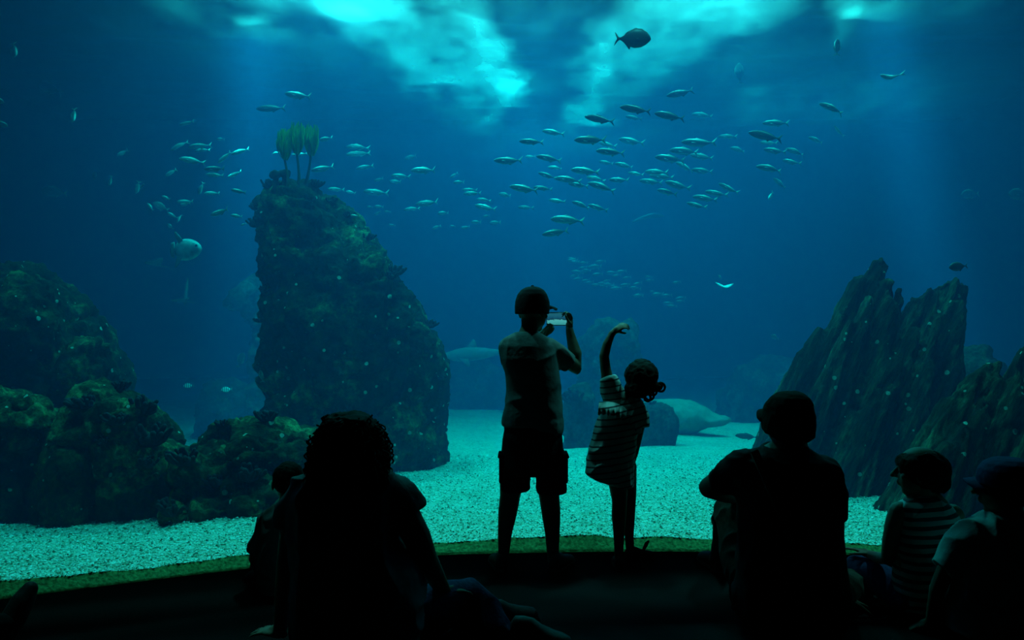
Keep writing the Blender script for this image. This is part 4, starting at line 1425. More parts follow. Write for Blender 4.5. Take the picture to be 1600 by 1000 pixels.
def hand(mb, wrist, fwd, palm, L, thumb=1, curl=(20, 25, 20), spread=0.10, thumb_dir=None):
    """Palm and five bent fingers; palm is the way the palm faces, thumb (+1/-1) its side."""
    f = Vector(fwd).normalized()
    n = Vector(palm)
    n = (n - f * n.dot(f)).normalized()
    s_ = f.cross(n) * thumb
    wv = Vector(wrist)
    rot = Matrix((s_, n, f)).transposed()
    mb.ball(wv + f * 0.27 * L, (0.21 * L, 0.085 * L, 0.29 * L), rot, 14, 9)
    mb.tube([wv - f * 0.08 * L, wv + f * 0.2 * L], [0.13 * L, 0.15 * L], 12, 0.8)
    for k, (off, ln) in enumerate(((0.155, 0.42), (0.052, 0.47), (-0.052, 0.44), (-0.15, 0.34))):
        p = wv + f * (0.48 - 0.03 * abs(k - 1)) * L + s_ * off * L
        d = (f + s_ * spread * (1.5 - k)).normalized()
        pts = [wv + f * 0.25 * L + s_ * off * 0.8 * L, p]
        ax = None
        ang = 0
        for q, fr in enumerate((0.45, 0.30, 0.25)):
            ang += math.radians(curl[q])
            dd = d * math.cos(ang) + n * math.sin(ang)
            p = p + dd * ln * fr * L
            pts.append(p)
        r = 0.05 * L * (0.86 if k == 3 else 1)
        mb.tube(pts, [r, r * 1.05, r * 0.98, r * 0.92, r * 0.75], 8)
    td = Vector(thumb_dir).normalized() if thumb_dir else (s_ * 0.75 + f * 0.6 + n * 0.25).normalized()
    p0 = wv + f * 0.12 * L + s_ * 0.12 * L
    p1 = p0 + td * 0.22 * L
    p2 = p1 + (td + f * 0.4 + n * 0.2).normalized() * 0.17 * L
    p3 = p2 + (td + f * 0.7 + n * 0.3).normalized() * 0.13 * L
    mb.tube([p0, p1, p2, p3], [0.075 * L, 0.068 * L, 0.056 * L, 0.042 * L], 8)


def head(mb, c, fwd, up, H, neck=None, neck_r=0.05):
    """Skull, jaw, nose, brow, lips, chin and ears; c is the middle of the head."""
    u = Vector(up).normalized()
    f = Vector(fwd)
    f = (f - u * f.dot(u)).normalized()
    r = f.cross(u)
    rot = Matrix((r, f, u)).transposed()

    def q(x, y, z):
        return Vector(c) + rot @ Vector((x * H, y * H, z * H))
    mb.ball(q(0, -0.03, 0.13), (0.335 * H, 0.42 * H, 0.37 * H), rot, 20, 13)
    mb.ball(q(0, 0.10, -0.13), (0.27 * H, 0.29 * H, 0.30 * H), rot, 16, 10)
    mb.ball(q(0, 0.22, -0.37), (0.13 * H, 0.11 * H, 0.10 * H), rot)
    mb.tube([q(0, 0.36, 0.10), q(0, 0.44, -0.03), q(0, 0.48, -0.09)], [0.035 * H, 0.05 * H, 0.055 * H], 10)
    for sx in (-1, 1):
        mb.ball(q(0.05 * sx, 0.41, -0.10), 0.04 * H)
        mb.ball(q(0.135 * sx, 0.325, 0.035), (0.06 * H, 0.045 * H, 0.035 * H), rot)
        mb.ball(q(0.14 * sx, 0.345, 0.115), (0.10 * H, 0.05 * H, 0.025 * H), rot)
        mb.ball(q(0.18 * sx, 0.24, -0.08), (0.09 * H, 0.09 * H, 0.08 * H), rot)
        mb.ball(q(0.345 * sx, -0.03, -0.03), (0.035 * H, 0.085 * H, 0.13 * H), rot)
    mb.ball(q(0, 0.375, -0.205), (0.095 * H, 0.045 * H, 0.028 * H), rot)
    mb.ball(q(0, 0.365, -0.255), (0.085 * H, 0.045 * H, 0.03 * H), rot)
    if neck is not None:
        mb.tube([q(0, -0.08, -0.15), q(0, -0.08, -0.36), Vector(neck)], [neck_r * 1.05, neck_r, neck_r * 1.12], 14)
    return q


def cloth(name, mb, voxel, m, parent, amp=0.006, freq=9.0, seed=1, stretch=(1.0, 1.0, 1.0), it=3):
    o = mb.melt(name, voxel, m, parent, it)
    a = coords(o.data)
    nn = normals(o.data)
    q = a * np.array(stretch) * freq
    warp = np.stack([fbm(q * 0.5, seed + 9, 2), fbm(q * 0.5, seed + 19, 2), fbm(q * 0.5, seed + 29, 2)], 1)
    fold = (1 - np.abs(vnoise(q + warp * 0.8, seed))) ** 2 - 0.4
    d = amp * fold * 1.6 + amp * 0.6 * fbm(q * 0.5, seed + 3, 2)
    set_coords(o.data, a + nn * d[:, None])
    return o


def shoe(name, heel, toe, w_, h, parent, m='shoe', label=None):
    """Upper and sole, from heel to toe on the floor."""
    a, b = Vector(heel), Vector(toe)
    f = (b - a)
    L = f.length
    f.normalize()
    u = Vector((0, 0, 1))
    s_ = f.cross(u)
    prof = [(0.0, 0.30, 0.75), (0.05, 0.36, 0.95), (0.2, 0.38, 1.0), (0.36, 0.38, 0.95), (0.5, 0.42, 0.72), (0.68, 0.48, 0.55), (0.85, 0.45, 0.45), (0.95, 0.34, 0.36), (1.0, 0.16, 0.22)]
    mb = MB()
    rings = []
    for t, wf, hf in prof:
        c = a + f * (t * L) + u * 0.014
        ring = []
        for i in range(14):
            an = 2 * math.pi * i / 14
            x = math.cos(an) * wf * w_
            z = max(0, math.sin(an)) ** 0.8 * hf * h
            ring.append(c + s_ * x + u * z)
        rings.append(ring)
    mb.rings(rings)
    o = mb.build(name, M[m], parent)
    mb = MB()
    lo, hi = [], []
    ts = [0, 0.06, 0.2, 0.36, 0.5, 0.68, 0.85, 0.95, 1.0]
    ws = [0.2, 0.38, 0.41, 0.40, 0.43, 0.50, 0.47, 0.36, 0.14]
    ring = [a + f * (t * L * 1.01) + s_ * (x * w_) for t, x in zip(ts, ws)] + [a + f * (t * L * 1.01) - s_ * (x * w_) for t, x in zip(ts[::-1], ws[::-1])]
    mb.rings([[p + u * 0.001 for p in ring], [p + u * 0.018 for p in ring]])
    mb.build('sole', M['sole'], o)
    return o


def visor(parent, base, fwd, up, width, length, droop, m):
    """Curved bill of a cap."""
    u = Vector(up).normalized()
    f = Vector(fwd)
    f = (f - u * f.dot(u)).normalized()
    s_ = f.cross(u)
    n, k = 13, 6
    mb = MB()
    vs = []
    for th in (0, 0.005):
        for j in range(k + 1):
            for i in range(n):
                x = (i / (n - 1) * 2 - 1)
                t = j / k
                ln = math.sqrt(max(0.0, 1 - x * x * 0.92))
                w2 = width / 2 * x
                y = (-0.35 * (1 - ln)) * width * (1 - t) + t * length * ln
                z = -droop * x * x * (0.6 + 0.4 * t) - 0.12 * length * t * t
                vs.append(Vector(base) + s_ * w2 + f * y + u * (z + th))
    fs = []
    o2 = (k + 1) * n
    for j in range(k):
        for i in range(n - 1):
            q = [j * n + i, j * n + i + 1, (j + 1) * n + i + 1, (j + 1) * n + i]
            fs.append(tuple(reversed(q)))
            fs.append(tuple(o2 + x for x in q))
    edge = list(range(n)) + [j * n + n - 1 for j in range(1, k + 1)] + [k * n + i for i in range(n - 2, -1, -1)] + [j * n for j in range(k - 1, 0, -1)]
    for i in range(len(edge)):
        a, b = edge[i], edge[(i + 1) % len(edge)]
        fs.append((a, b, o2 + b, o2 + a))
    return mb.add(vs, fs).build('visor', m, parent)


def person(loc, label):
    o = empty('person', loc)
    tag(o, label, 'person')
    return o


def pt(*rows):
    """[(px, py, Y, r), ...] -> points and radii."""
    return [at(a, b, c) for a, b, c, r in rows], [r for a, b, c, r in rows]


# ---- boy with a cap, photographing with a phone
YB = 3.83
root = person((at(830, 500, YB).x, YB, 0), 'boy in cap, t-shirt and cargo shorts standing and holding up a phone')
mb = MB()
hq = head(mb, at(832, 488, YB + 0.03), (0.62, 0.75, 0.06), (0.03, 0.06, 1), 0.198, at(822, 532, YB), 0.043)
mb.tube(*pt((830, 700, YB, 0.11), (830, 640, YB, 0.115), (829, 590, YB, 0.115), (828, 548, YB, 0.10)), 18, 0.9, (0, 1, 0))
mb.tube(*pt((846, 545, YB, 0.06), (870, 553, YB + 0.03, 0.045), (902, 575, YB + 0.09, 0.034), (899, 553, YB + 0.10, 0.033), (893, 530, YB + 0.115, 0.025), (890, 516, YB + 0.12, 0.020)), 14)
hand(mb, at(889.5, 515, YB + 0.125), (0.02, 0.25, 1), (-0.75, -0.6, 0.15), 0.125, 1, (35, 50, 35), 0.02, (-0.5, -0.35, 0.75))
mb.tube(*pt((806, 546, YB, 0.06), (800, 572, YB + 0.07, 0.043), (812, 588, YB + 0.13, 0.034), (826, 556, YB + 0.15, 0.032), (842, 526, YB + 0.155, 0.022)), 14)
hand(mb, at(842, 526, YB + 0.155), (0.8, 0.1, 0.55), (0.2, -0.7, 0.6), 0.125, 1, (30, 45, 35), 0.02, (0.3, -0.6, 0.7))
mb.tube(*pt((810, 690, YB, 0.08), (800, 745, YB, 0.062), (797, 775, YB, 0.050), (793, 802, YB - 0.01, 0.046), (789, 832, YB, 0.035), (787, 866, YB, 0.027), (787, 880, YB, 0.027)), 14)
mb.tube(*pt((850, 690, YB, 0.08), (857, 745, YB, 0.062), (858, 775, YB, 0.050), (861, 802, YB - 0.01, 0.046), (863, 832, YB, 0.037), (864, 866, YB, 0.029), (865, 880, YB, 0.028)), 14)
mb.melt('body', 0.0048, M['skin'], root, 2)
mb = MB()
mb.sil([(519, 805, 842, YB, 0.05), (523, 797, 850, YB, 0.065), (529, 786, 860, YB, 0.08), (540, 781, 868, YB, 0.10), (560, 783, 872, YB, 0.115), (585, 789, 876, YB, 0.12), (610, 791, 877, YB, 0.12),
        (632, 790, 879, YB, 0.122), (650, 786, 880, YB, 0.125), (664, 785, 880, YB, 0.125)], 32, 2.3)
mb.sil([(655, 800, 881, YB, 0.122), (668, 815, 881, YB, 0.12), (677, 840, 880, YB, 0.10)], 32, 2.3)
mb.tube(*pt((855, 545, YB + 0.005, 0.060), (872, 553, YB + 0.03, 0.052), (889, 568, YB + 0.065, 0.050)), 16, round1=False)
mb.tube(*pt((796, 544, YB + 0.005, 0.056), (797, 563, YB + 0.04, 0.050), (803, 576, YB + 0.08, 0.049)), 16, round1=False)
cloth('t_shirt', mb, 0.007, M['grey_cotton'], root, 0.0045, 9, 5, (1, 1, 0.7))
mb = MB()
mb.sil([(650, 791, 878, YB, 0.115), (680, 787, 879, YB, 0.12), (710, 786, 881, YB, 0.12), (738, 785, 883, YB, 0.115)], 30, 2.4)
mb.sil([(715, 785, 832, YB, 0.09), (740, 784, 830, YB, 0.085), (764, 782, 826, YB, 0.08)], 22, 2.4)
mb.sil([(715, 834, 882, YB, 0.09), (740, 836, 883, YB, 0.085), (769, 841, 884, YB, 0.08)], 22, 2.4)
sh_ = cloth('cargo_shorts', mb, 0.008, M['dark_shorts'], root, 0.006, 10, 8)
for px in (783.5, 883):
    mb = MB().box(at(px, 733, YB), (0.022, 0.11, 0.12))
    pk = mb.melt('pocket', 0.006, M['dark_shorts'], sh_, 3)
    mb = MB().box(at(px, 711, YB), (0.032, 0.118, 0.022), Matrix.Rotation(0.3 if px < 800 else -0.3, 3, 'Y'))
    mb.melt('pocket_flap', 0.005, M['dark_shorts'], sh_, 2)
mb = MB()
c0 = at(831, 481, YB + 0.03)
mb.sil([(447.5, 828, 836, YB + 0.03, 0.02), (449, 821, 843, YB + 0.03, 0.05), (453, 814, 850, YB + 0.03, 0.075), (460, 808.5, 855, YB + 0.03, 0.093), (470, 805, 858.5, YB + 0.03, 0.10), (480, 804, 859.5, YB + 0.03, 0.102), (491, 804.5, 858, YB + 0.03, 0.10)], 28, 2.0)
cap = mb.melt('cap', 0.005, M['black_cotton'], root, 2)
visor(cap, at(851, 478, YB + 0.085), (0.80, 0.60, -0.16), (0.05, 0.1, 1), 0.13, 0.062, 0.018, M['black_cotton'])
MB().ball(at(832, 447, YB + 0.03), (0.008, 0.008, 0.005)).build('cap_button', M['black_cotton'], cap)
shoe('shoe', (at(785, 500, YB).x, YB - 0.05, 0), (at(772, 500, YB).x, YB + 0.15, 0), 0.085, 0.07, root)
shoe('shoe', (at(864, 500, YB).x, YB - 0.05, 0), (at(894, 500, YB).x, YB + 0.13, 0), 0.085, 0.07, root)

# the phone he holds
ph = empty('phone', at(872, 498, YB + 0.15))
tag(ph, 'phone with a glowing blue-green screen held up by the boy in the cap', 'phone')


def m_screen(nt, out):
    tc = nd(nt, 'ShaderNodeTexCoord')
    n = nd(nt, 'ShaderNodeTexNoise')
    n.inputs['Scale'].default_value = 5
    n.inputs['Detail'].default_value = 4
    nt.links.new(tc.outputs['Generated'], n.inputs['Vector'])
    s = nd(nt, 'ShaderNodeSeparateXYZ')
    nt.links.new(tc.outputs['Generated'], s.inputs[0])
    m = nd(nt, 'ShaderNodeMath', operation='MULTIPLY_ADD')
    m.inputs[1].default_value = 0.35
    nt.links.new(n.outputs['Fac'], m.inputs[0])
    nt.links.new(s.outputs[2], m.inputs[2])
    r = ramp(nt, m.outputs[0], [(0.0, (0.03, 0.45, 0.46)), (0.58, (0.12, 0.78, 0.78)), (0.66, (0.01, 0.10, 0.16)), (0.8, (0.012, 0.16, 0.28)), (1.0, (0.02, 0.22, 0.32))])
    e = nd(nt, 'ShaderNodeEmission')
    e.inputs[1].default_value = 0.5
    nt.links.new(r.outputs[0], e.inputs[0])
    nt.links.new(e.outputs[0], out.inputs[0])


M['screen'] = mat('phone_screen', m_screen)
M['phone'] = plain('phone_case', (0.02, 0.02, 0.022), 0.35, (0.03, 0.03, 0.03), 20, 0, 0.5)
M['steel'] = plain('bright_metal', (0.7, 0.7, 0.7), 0.25, (0.75, 0.75, 0.75), 20, 0, 0.5, 1.0)
prot = Matrix.Rotation(math.radians(-16), 3, 'Z')
bm = bmesh.new()
bmesh.ops.create_cube(bm, size=1)
bmesh.ops.scale(bm, vec=(0.112, 0.009, 0.066), verts=bm.verts)
bmesh.ops.bevel(bm, geom=bm.edges[:], offset=0.003, segments=2, affect='EDGES')
bmesh.ops.rotate(bm, matrix=prot, verts=bm.verts)
bmesh.ops.translate(bm, vec=at(871, 498.5, YB + 0.15), verts=bm.verts)
me = bpy.data.meshes.new('case')
bm.to_mesh(me)
bm.free()
link_mesh('case', me, M['phone'], ph)
MB().box(at(871, 498.5, YB + 0.15) + prot @ Vector((-0.002, -0.0048, 0)), (0.100, 0.001, 0.058), prot).build('screen', M['screen'], ph, smooth=False)
MB().box(at(871, 498.5, YB + 0.15) + prot @ Vector((0, 0, 0.0335)), (0.106, 0.007, 0.001), prot).build('metal_edge', M['steel'], ph, smooth=False)

# ---- leaning girl in a striped dress
YG = 3.86
root = person((at(968, 500, YG).x, YG, 0), 'little girl in striped dress leaning sideways with one arm curved over her head')
mb = MB()
head(mb, at(1002, 592, YG), (0.15, 1, -0.1), (0.42, 0, 0.9), 0.185, at(980, 628, YG), 0.034)
mb.tube(*pt((962, 725, YG, 0.085), (964, 690, YG, 0.085), (970, 655, YG, 0.085), (975, 632, YG, 0.07)), 16)
mb.tube(*pt((962, 622, YG, 0.04), (950, 598, YG, 0.031), (946, 575, YG, 0.026), (944, 556, YG, 0.0245), (949, 537, YG, 0.022), (957, 520, YG, 0.0155)), 12)
hand(mb, at(957.5, 520, YG), (0.80, 0.05, 0.60), (0.45, 0.62, -0.62), 0.118, 1, (30, 38, 20), 0.12, (0.75, -0.2, -0.35))
mb.tube(*pt((997, 645, YG, 0.034), (999, 668, YG + 0.01, 0.026), (995, 690, YG + 0.02, 0.022), (991, 712, YG + 0.03, 0.017)), 12)
hand(mb, at(991, 712, YG + 0.03), (-0.15, 0.15, -1), (-1, 0.2, 0), 0.095, -1, (20, 25, 20))
mb.tube(*pt((963, 730, YG, 0.06), (967, 765, YG, 0.044), (968, 785, YG, 0.037), (967, 806, YG - 0.005, 0.036), (967, 832, YG, 0.028), (967, 862, YG, 0.022), (967, 878, YG, 0.022)), 12)
mb.tube(*pt((976, 730, YG + 0.03, 0.06), (982, 770, YG + 0.06, 0.040), (983, 790, YG + 0.07, 0.033), (982, 812, YG + 0.08, 0.032), (983, 838, YG + 0.10, 0.023), (985, 862, YG + 0.11, 0.021)), 12)
mb.melt('body', 0.0046, M['skin'], root, 2)
mb = MB()
mb.sil([(616, 970, 994, YG, 0.045), (622, 958, 999, YG, 0.06), (632, 947, 1003, YG, 0.075), (645, 939, 1006, YG, 0.085), (657, 934, 1005, YG, 0.09), (670, 930, 1000, YG, 0.09), (684, 927, 995, YG, 0.09), (702, 921, 993, YG, 0.10),
        (722, 916, 991, YG, 0.11), (738, 913, 990, YG, 0.115), (748, 929, 990, YG, 0.10), (757, 948, 990, YG, 0.08), (760, 958, 990, YG, 0.07)], 28, 2.1)
mb.tube(*pt((966, 628, YG, 0.062), (956, 608, YG, 0.052), (950, 589, YG, 0.040)), 16, round1=False)
mb.tube(*pt((990, 640, YG, 0.055), (1002, 654, YG, 0.045), (1004, 667, YG, 0.030)), 16, round1=False)
dr = cloth('dress', mb, 0.006, M['dress'], root, 0.006, 14, 12, (1, 1, 0.6))
# frill across the back
mb = MB()
top_, bot_ = [], []
nn_ = 26
for i in range(nn_):
    t = i / (nn_ - 1)
    x = 936 + 68 * t
    y = 622 + 34 * t - 12 * math.sin(math.pi * t)
    top_.append(at(x, y + 6, YG - 0.05 - 0.030 * math.sin(math.pi * t)))
    bot_.append(at(x - 2, y + 26 + 2 * math.sin(i * 2.4), YG - 0.10 - 0.04 * math.sin(math.pi * t) - 0.008 * math.sin(i * 2.4)))
vs = top_ + bot_ + [p + Vector((0, 0.004, 0)) for p in top_] + [p + Vector((0, 0.004, 0)) for p in bot_]
fs = []
for i in range(nn_ - 1):
    fs += [(i, nn_ + i, nn_ + i + 1, i + 1), (2 * nn_ + i, 2 * nn_ + i + 1, 3 * nn_ + i + 1, 3 * nn_ + i), (nn_ + i, 3 * nn_ + i, 3 * nn_ + i + 1, nn_ + i + 1), (i, i + 1, 2 * nn_ + i + 1, 2 * nn_ + i)]
mb.add(vs, fs).build('frill', M['dress'], dr)
mb = MB()
mb.ball(at(1002, 588, YG - 0.01), (0.079, 0.092, 0.085), Matrix.Rotation(0.3, 3, 'Y'), 20, 14)
mb.ball(at(997, 606, YG - 0.035), (0.066, 0.06, 0.05))
mb.ball(at(1018, 603, YG - 0.03), (0.035, 0.035, 0.035))
hr = cloth('hair', mb, 0.005, M['hair'], root, 0.004, 40, 2)
mb = MB()
for (cx, cy, r, tilt) in ((1015, 618, 0.022, 0.3), (1032.5, 605, 0.021, 0.2), (1030, 604, 0.015, 1.0), (1012, 622, 0.016, 0.9), (1021, 612, 0.018, 1.2)):
    c = at(cx, cy, YG - 0.03)
    pts = []
    for i in range(22):
        a = i / 20 * 2 * math.pi * 1.05
        pts.append(c + Vector((r * math.cos(a), 0.4 * r * math.sin(a + tilt) + 0.008 * i / 20, r * math.sin(a))))
    mb.tube(pts, [0.0055] * 22, 7)
mb.tube(*pt((1016, 600, YG - 0.03, 0.016), (1024, 603, YG - 0.03, 0.012), (1030, 604, YG - 0.03, 0.010)), 8)
mb.build('ponytail_curls', M['hair'], root)
shoe('sandal', (at(966, 500, YG).x, YG - 0.04, 0), (at(966, 500, YG).x + 0.01, YG + 0.11, 0), 0.065, 0.045, root)
s2 = shoe('sandal', (at(978, 500, 3.99).x, 3.985, 0), (at(1024, 500, 3.99).x, 4.02, 0), 0.068, 0.05, root)
MB().tube([at(1006, 858, 3.98), at(1010, 850, 3.99), at(1013, 846, 3.995)], [0.008, 0.010, 0.006], 8).build('strap', M['shoe'], s2)

# ---- woman with curly hair
YW = 2.8
root = person((at(550, 500, YW).x, YW, 0), 'woman with big curly hair and loose t-shirt sitting on the floor, leaning on one arm')
mb = MB()
head(mb, at(545, 702, YW + 0.02), (0.05, 1, 0.0), (0, 0, 1), 0.225, at(545, 765, YW), 0.055)
mb.tube(*pt((560, 985, YW, 0.16), (555, 930, YW, 0.165), (545, 870, YW, 0.15), (538, 810, YW, 0.145), (540, 775, YW, 0.12)), 20, 0.75, (0, 1, 0))
mb.tube(*pt((480, 780, YW, 0.065), (462, 810, YW, 0.052), (452, 870, YW + 0.01, 0.042), (446, 915, YW + 0.04, 0.037), (441, 960, YW + 0.07, 0.029), (438, 985, YW + 0.08, 0.026)), 14)
hand(mb, at(438, 988, YW + 0.08), (-0.85, 0.55, -0.12), (0.05, 0.05, -1), 0.165, -1, (6, 8, 6), 0.16)
mb.tube(*pt((604, 778, YW, 0.065), (632, 802, YW, 0.053), (652, 840, YW + 0.02, 0.050), (665, 872, YW + 0.05, 0.042), (680, 900, YW + 0.14, 0.036), (694, 925, YW + 0.2, 0.027)), 14)
hand(mb, at(694, 925, YW + 0.2), (0.7, 0.6, -0.1), (0, 0, -1), 0.165, 1, (12, 16, 12), 0.08)
mb.melt('body', 0.006, M['skin'], root, 2)
mb = MB()
mb.sil([(738, 515, 578, YW, 0.07), (745, 490, 594, YW, 0.09), (752, 468, 608, YW, 0.10), (765, 454, 620, YW, 0.115), (785, 450, 630, YW, 0.13), (810, 452, 626, YW, 0.145), (835, 455, 622, YW, 0.155), (852, 456, 634, YW, 0.165), (870, 456, 650, YW, 0.175),
        (893, 457, 663, YW, 0.185), (925, 457, 665, YW, 0.19), (960, 458, 662, YW, 0.19), (1000, 458, 660, YW, 0.19), (1024, 456, 664, YW, 0.19)], 36, 2.3)
mb.tube(*pt((600, 768, YW, 0.075), (622, 782, YW, 0.070), (641, 806, YW + 0.005, 0.066)), 18, round1=False)
mb.tube(*pt((482, 772, YW, 0.072), (466, 792, YW, 0.066), (458, 822, YW + 0.005, 0.062)), 18, round1=False)
cloth('t_shirt', mb, 0.009, M['grey_cotton'], root, 0.013, 6.5, 33, (1, 1, 1.2))
mb = MB()
mb.tube(*pt((600, 985, YW + 0.04, 0.105), (665, 955, YW + 0.18, 0.098), (735, 932, YW + 0.33, 0.078), (758, 958, YW + 0.30, 0.066), (780, 990, YW + 0.24, 0.056), (798, 1012, YW + 0.2, 0.050)), 18)
mb.tube(*pt((500, 985, YW + 0.06, 0.105), (560, 960, YW + 0.3, 0.095), (620, 945, YW + 0.48, 0.075), (690, 962, YW + 0.42, 0.062), (745, 970, YW + 0.32, 0.052)), 18)
mb.ball(at(552, 990, YW), (0.19, 0.17, 0.105))
cloth('jeans', mb, 0.009, M['denim'], root, 0.007, 9, 44)
shoe('shoe', (at(800, 500, YW + 0.18).x, YW + 0.18, 0.0), (at(890, 500, YW + 0.18).x, YW + 0.10, 0.0), 0.095, 0.085, root)
shoe('shoe', (at(752, 500, YW + 0.30).x, YW + 0.32, 0.0), (at(840, 500, YW + 0.30).x, YW + 0.40, 0.0), 0.095, 0.085, root)
mb = MB()
hrows = [(645, 527, 562, YW, 0.05), (650, 515, 574, YW, 0.08), (662, 503, 588, YW, 0.11), (682, 494, 597, YW, 0.13), (705, 490, 600, YW, 0.135), (728, 489, 602, YW, 0.13), (744, 497, 596, YW, 0.11), (756, 515, 580, YW, 0.08)]
mb.sil(hrows, 30, 2.1)
hr = cloth('hair', mb, 0.008, M['hair'], root, 0.006, 30, 51)
# curls over it
mb = MB()
rr = random.Random(5)
for k in range(700):
    t = rr.random()
    py = 648 + 104 * t
    xl = np.interp(py, [r[0] for r in hrows], [r[1] for r in hrows])
    xr = np.interp(py, [r[0] for r in hrows], [r[2] for r in hrows])
    hd = np.interp(py, [r[0] for r in hrows], [r[4] for r in hrows])
    a = rr.random() * 2 * math.pi
    c = at((xl + xr) / 2, py, YW)
    rx = (xr - xl) / 2 / F * YW
    p = c + Vector((rx * math.cos(a), hd * math.sin(a), 0)) * 0.97
    outv = Vector((math.cos(a), math.sin(a), 0))
    R_ = 0.005 + 0.009 * rr.random()
    fly = 0.028 * rr.random() ** 2.5
    ph0 = rr.random() * 6.3
    pts = []
    L_ = 0.05 + 0.04 * rr.random()
    side_ = outv.cross(Vector((0, 0, 1)))
    for i in range(13):
        q = i / 12
        pts.append(p + Vector((0, 0, -L_ * q)) + outv * (-0.004 + fly + 0.018 * q * (1.4 - q) + R_ * math.cos(ph0 + q * 11) * 0.9) + side_ * (R_ * math.sin(ph0 + q * 11)))
    mb.tube(pts, [0.0034] * 12 + [0.0014], 5, round0=False, round1=False)
o = mb.build('curls', M['hair'], hr)
tag(o, kind='stuff')

# ---- small child beside her
YC = 3.5
root = person((at(445, 500, YC).x, YC, 0), 'small short-haired child sitting on the floor just left of the curly-haired woman')
mb = MB()
head(mb, at(450, 755, YC), (-0.25, 1, 0.05), (0, 0, 1), 0.185, at(445, 796, YC), 0.036)
mb.tube(*pt((445, 905, YC, 0.10), (444, 860, YC, 0.10), (443, 815, YC, 0.085)), 16, 0.8, (0, 1, 0))
mb.tube(*pt((418, 815, YC, 0.042), (406, 845, YC, 0.033), (398, 872, YC + 0.03, 0.027), (405, 893, YC + 0.12, 0.023), (412, 903, YC + 0.2, 0.018)), 12)
hand(mb, at(412, 903, YC + 0.2), (0.5, 0.8, -0.2), (0, 0, -1), 0.10, 1, (12, 16, 12))
mb.tube(*pt((470, 815, YC, 0.042), (482, 845, YC, 0.033), (486, 872, YC + 0.03, 0.027), (478, 893, YC + 0.12, 0.023), (470, 903, YC + 0.2, 0.018)), 12)
hand(mb, at(470, 903, YC + 0.2), (-0.5, 0.8, -0.2), (0, 0, -1), 0.10, -1, (12, 16, 12))
mb.melt('body', 0.0055, M['skin'], root, 2)
mb = MB()
mb.sil([(789, 428, 460, YC, 0.05), (796, 417, 472, YC, 0.06), (806, 409, 480, YC, 0.075), (822, 405, 484, YC, 0.09), (850, 403, 486, YC, 0.10), (880, 402, 487, YC, 0.105), (905, 402, 487, YC, 0.11), (920, 403, 487, YC, 0.11)], 26, 2.2)
mb.tube(*pt((422, 812, YC, 0.048), (410, 836, YC, 0.042), (400, 862, YC + 0.01, 0.038)), 14, round1=False)
mb.tube(*pt((466, 812, YC, 0.048), (478, 836, YC, 0.042), (486, 862, YC + 0.01, 0.038)), 14, round1=False)
cloth('t_shirt', mb, 0.007, M['grey_cotton'], root, 0.009, 12, 61)
mb = MB()
mb.tube(*pt((425, 908, YC + 0.02, 0.058), (398, 908, YC + 0.2, 0.052), (430, 908, YC + 0.3, 0.040), (460, 906, YC + 0.27, 0.032)), 14)
mb.tube(*pt((465, 908, YC + 0.02, 0.058), (492, 908, YC + 0.2, 0.052), (462, 904, YC + 0.36, 0.040), (435, 904, YC + 0.36, 0.032)), 14)
mb.ball(at(445, 910, YC), (0.11, 0.10, 0.055))
cloth('shorts', mb, 0.008, M['dark_shorts'], root, 0.005, 12, 62)
shoe('shoe', (at(440, 500, YC + 0.3).x + 0.05, YC + 0.24, 0), (at(440, 500, YC + 0.3).x + 0.19, YC + 0.28, 0), 0.065, 0.055, root)
shoe('shoe', (at(440, 500, YC + 0.3).x - 0.02, YC + 0.36, 0), (at(440, 500, YC + 0.3).x - 0.16, YC + 0.33, 0), 0.065, 0.055, root)
mb = MB()
mb.ball(at(451, 747, YC - 0.012), (0.068, 0.085, 0.072), None, 18, 12)
cloth('hair', mb, 0.005, M['hair'], root, 0.002, 60, 63)

# ---- man in a soft hat
YM = 3.1
root = person((at(1235, 500, YM).x, YM, 0), 'man in a soft brown cap and dark t-shirt sitting with one knee raised')
mb = MB()
head(mb, at(1231, 660, YM + 0.02), (-0.45, 0.9, 0), (0, 0, 1), 0.225, at(1228, 722, YM), 0.06)
mb.tube(*pt((1235, 950, YM, 0.165), (1235, 880, YM, 0.165), (1232, 800, YM, 0.17), (1228, 745, YM, 0.15)), 20, 0.7, (0, 1, 0))
mb.tube(*pt((1160, 738, YM, 0.07), (1132, 750, YM + 0.06, 0.055), (1108, 762, YM + 0.13, 0.043), (1135, 772, YM + 0.30, 0.038), (1160, 778, YM + 0.42, 0.028)), 14)
hand(mb, at(1160, 778, YM + 0.42), (0.8, 0.3, -0.4), (0, 0.1, -1), 0.18, -1, (20, 25, 20))
mb.tube(*pt((1288, 745, YM, 0.07), (1297, 790, YM, 0.055), (1300, 840, YM, 0.046), (1308, 890, YM + 0.06, 0.04), (1320, 935, YM + 0.12, 0.03)), 14)
hand(mb, at(1321, 938, YM + 0.125), (0.6, 0.55, -0.25), (0, 0.15, -1), 0.18, -1, (6, 10, 8), 0.14)
mb.melt('body', 0.006, M['skin'], root, 2)
mb = MB()
mb.sil([(695, 1203, 1256, YM, 0.07), (702, 1188, 1270, YM, 0.085), (709, 1168, 1284, YM, 0.10), (718, 1150, 1296, YM, 0.115), (735, 1142, 1306, YM, 0.13), (760, 1146, 1309, YM, 0.145), (790, 1152, 1308, YM, 0.15), (830, 1157, 1306, YM, 0.15), (870, 1155, 1305, YM, 0.155),
        (910, 1150, 1308, YM, 0.16), (955, 1148, 1312, YM, 0.165)], 34, 2.4)
mb.tube(*pt((1162, 735, YM, 0.082), (1142, 746, YM + 0.03, 0.072), (1124, 755, YM + 0.07, 0.064)), 18, round1=False)
mb.tube(*pt((1284, 740, YM, 0.080), (1294, 775, YM, 0.068), (1298, 812, YM, 0.060)), 18, round1=False)
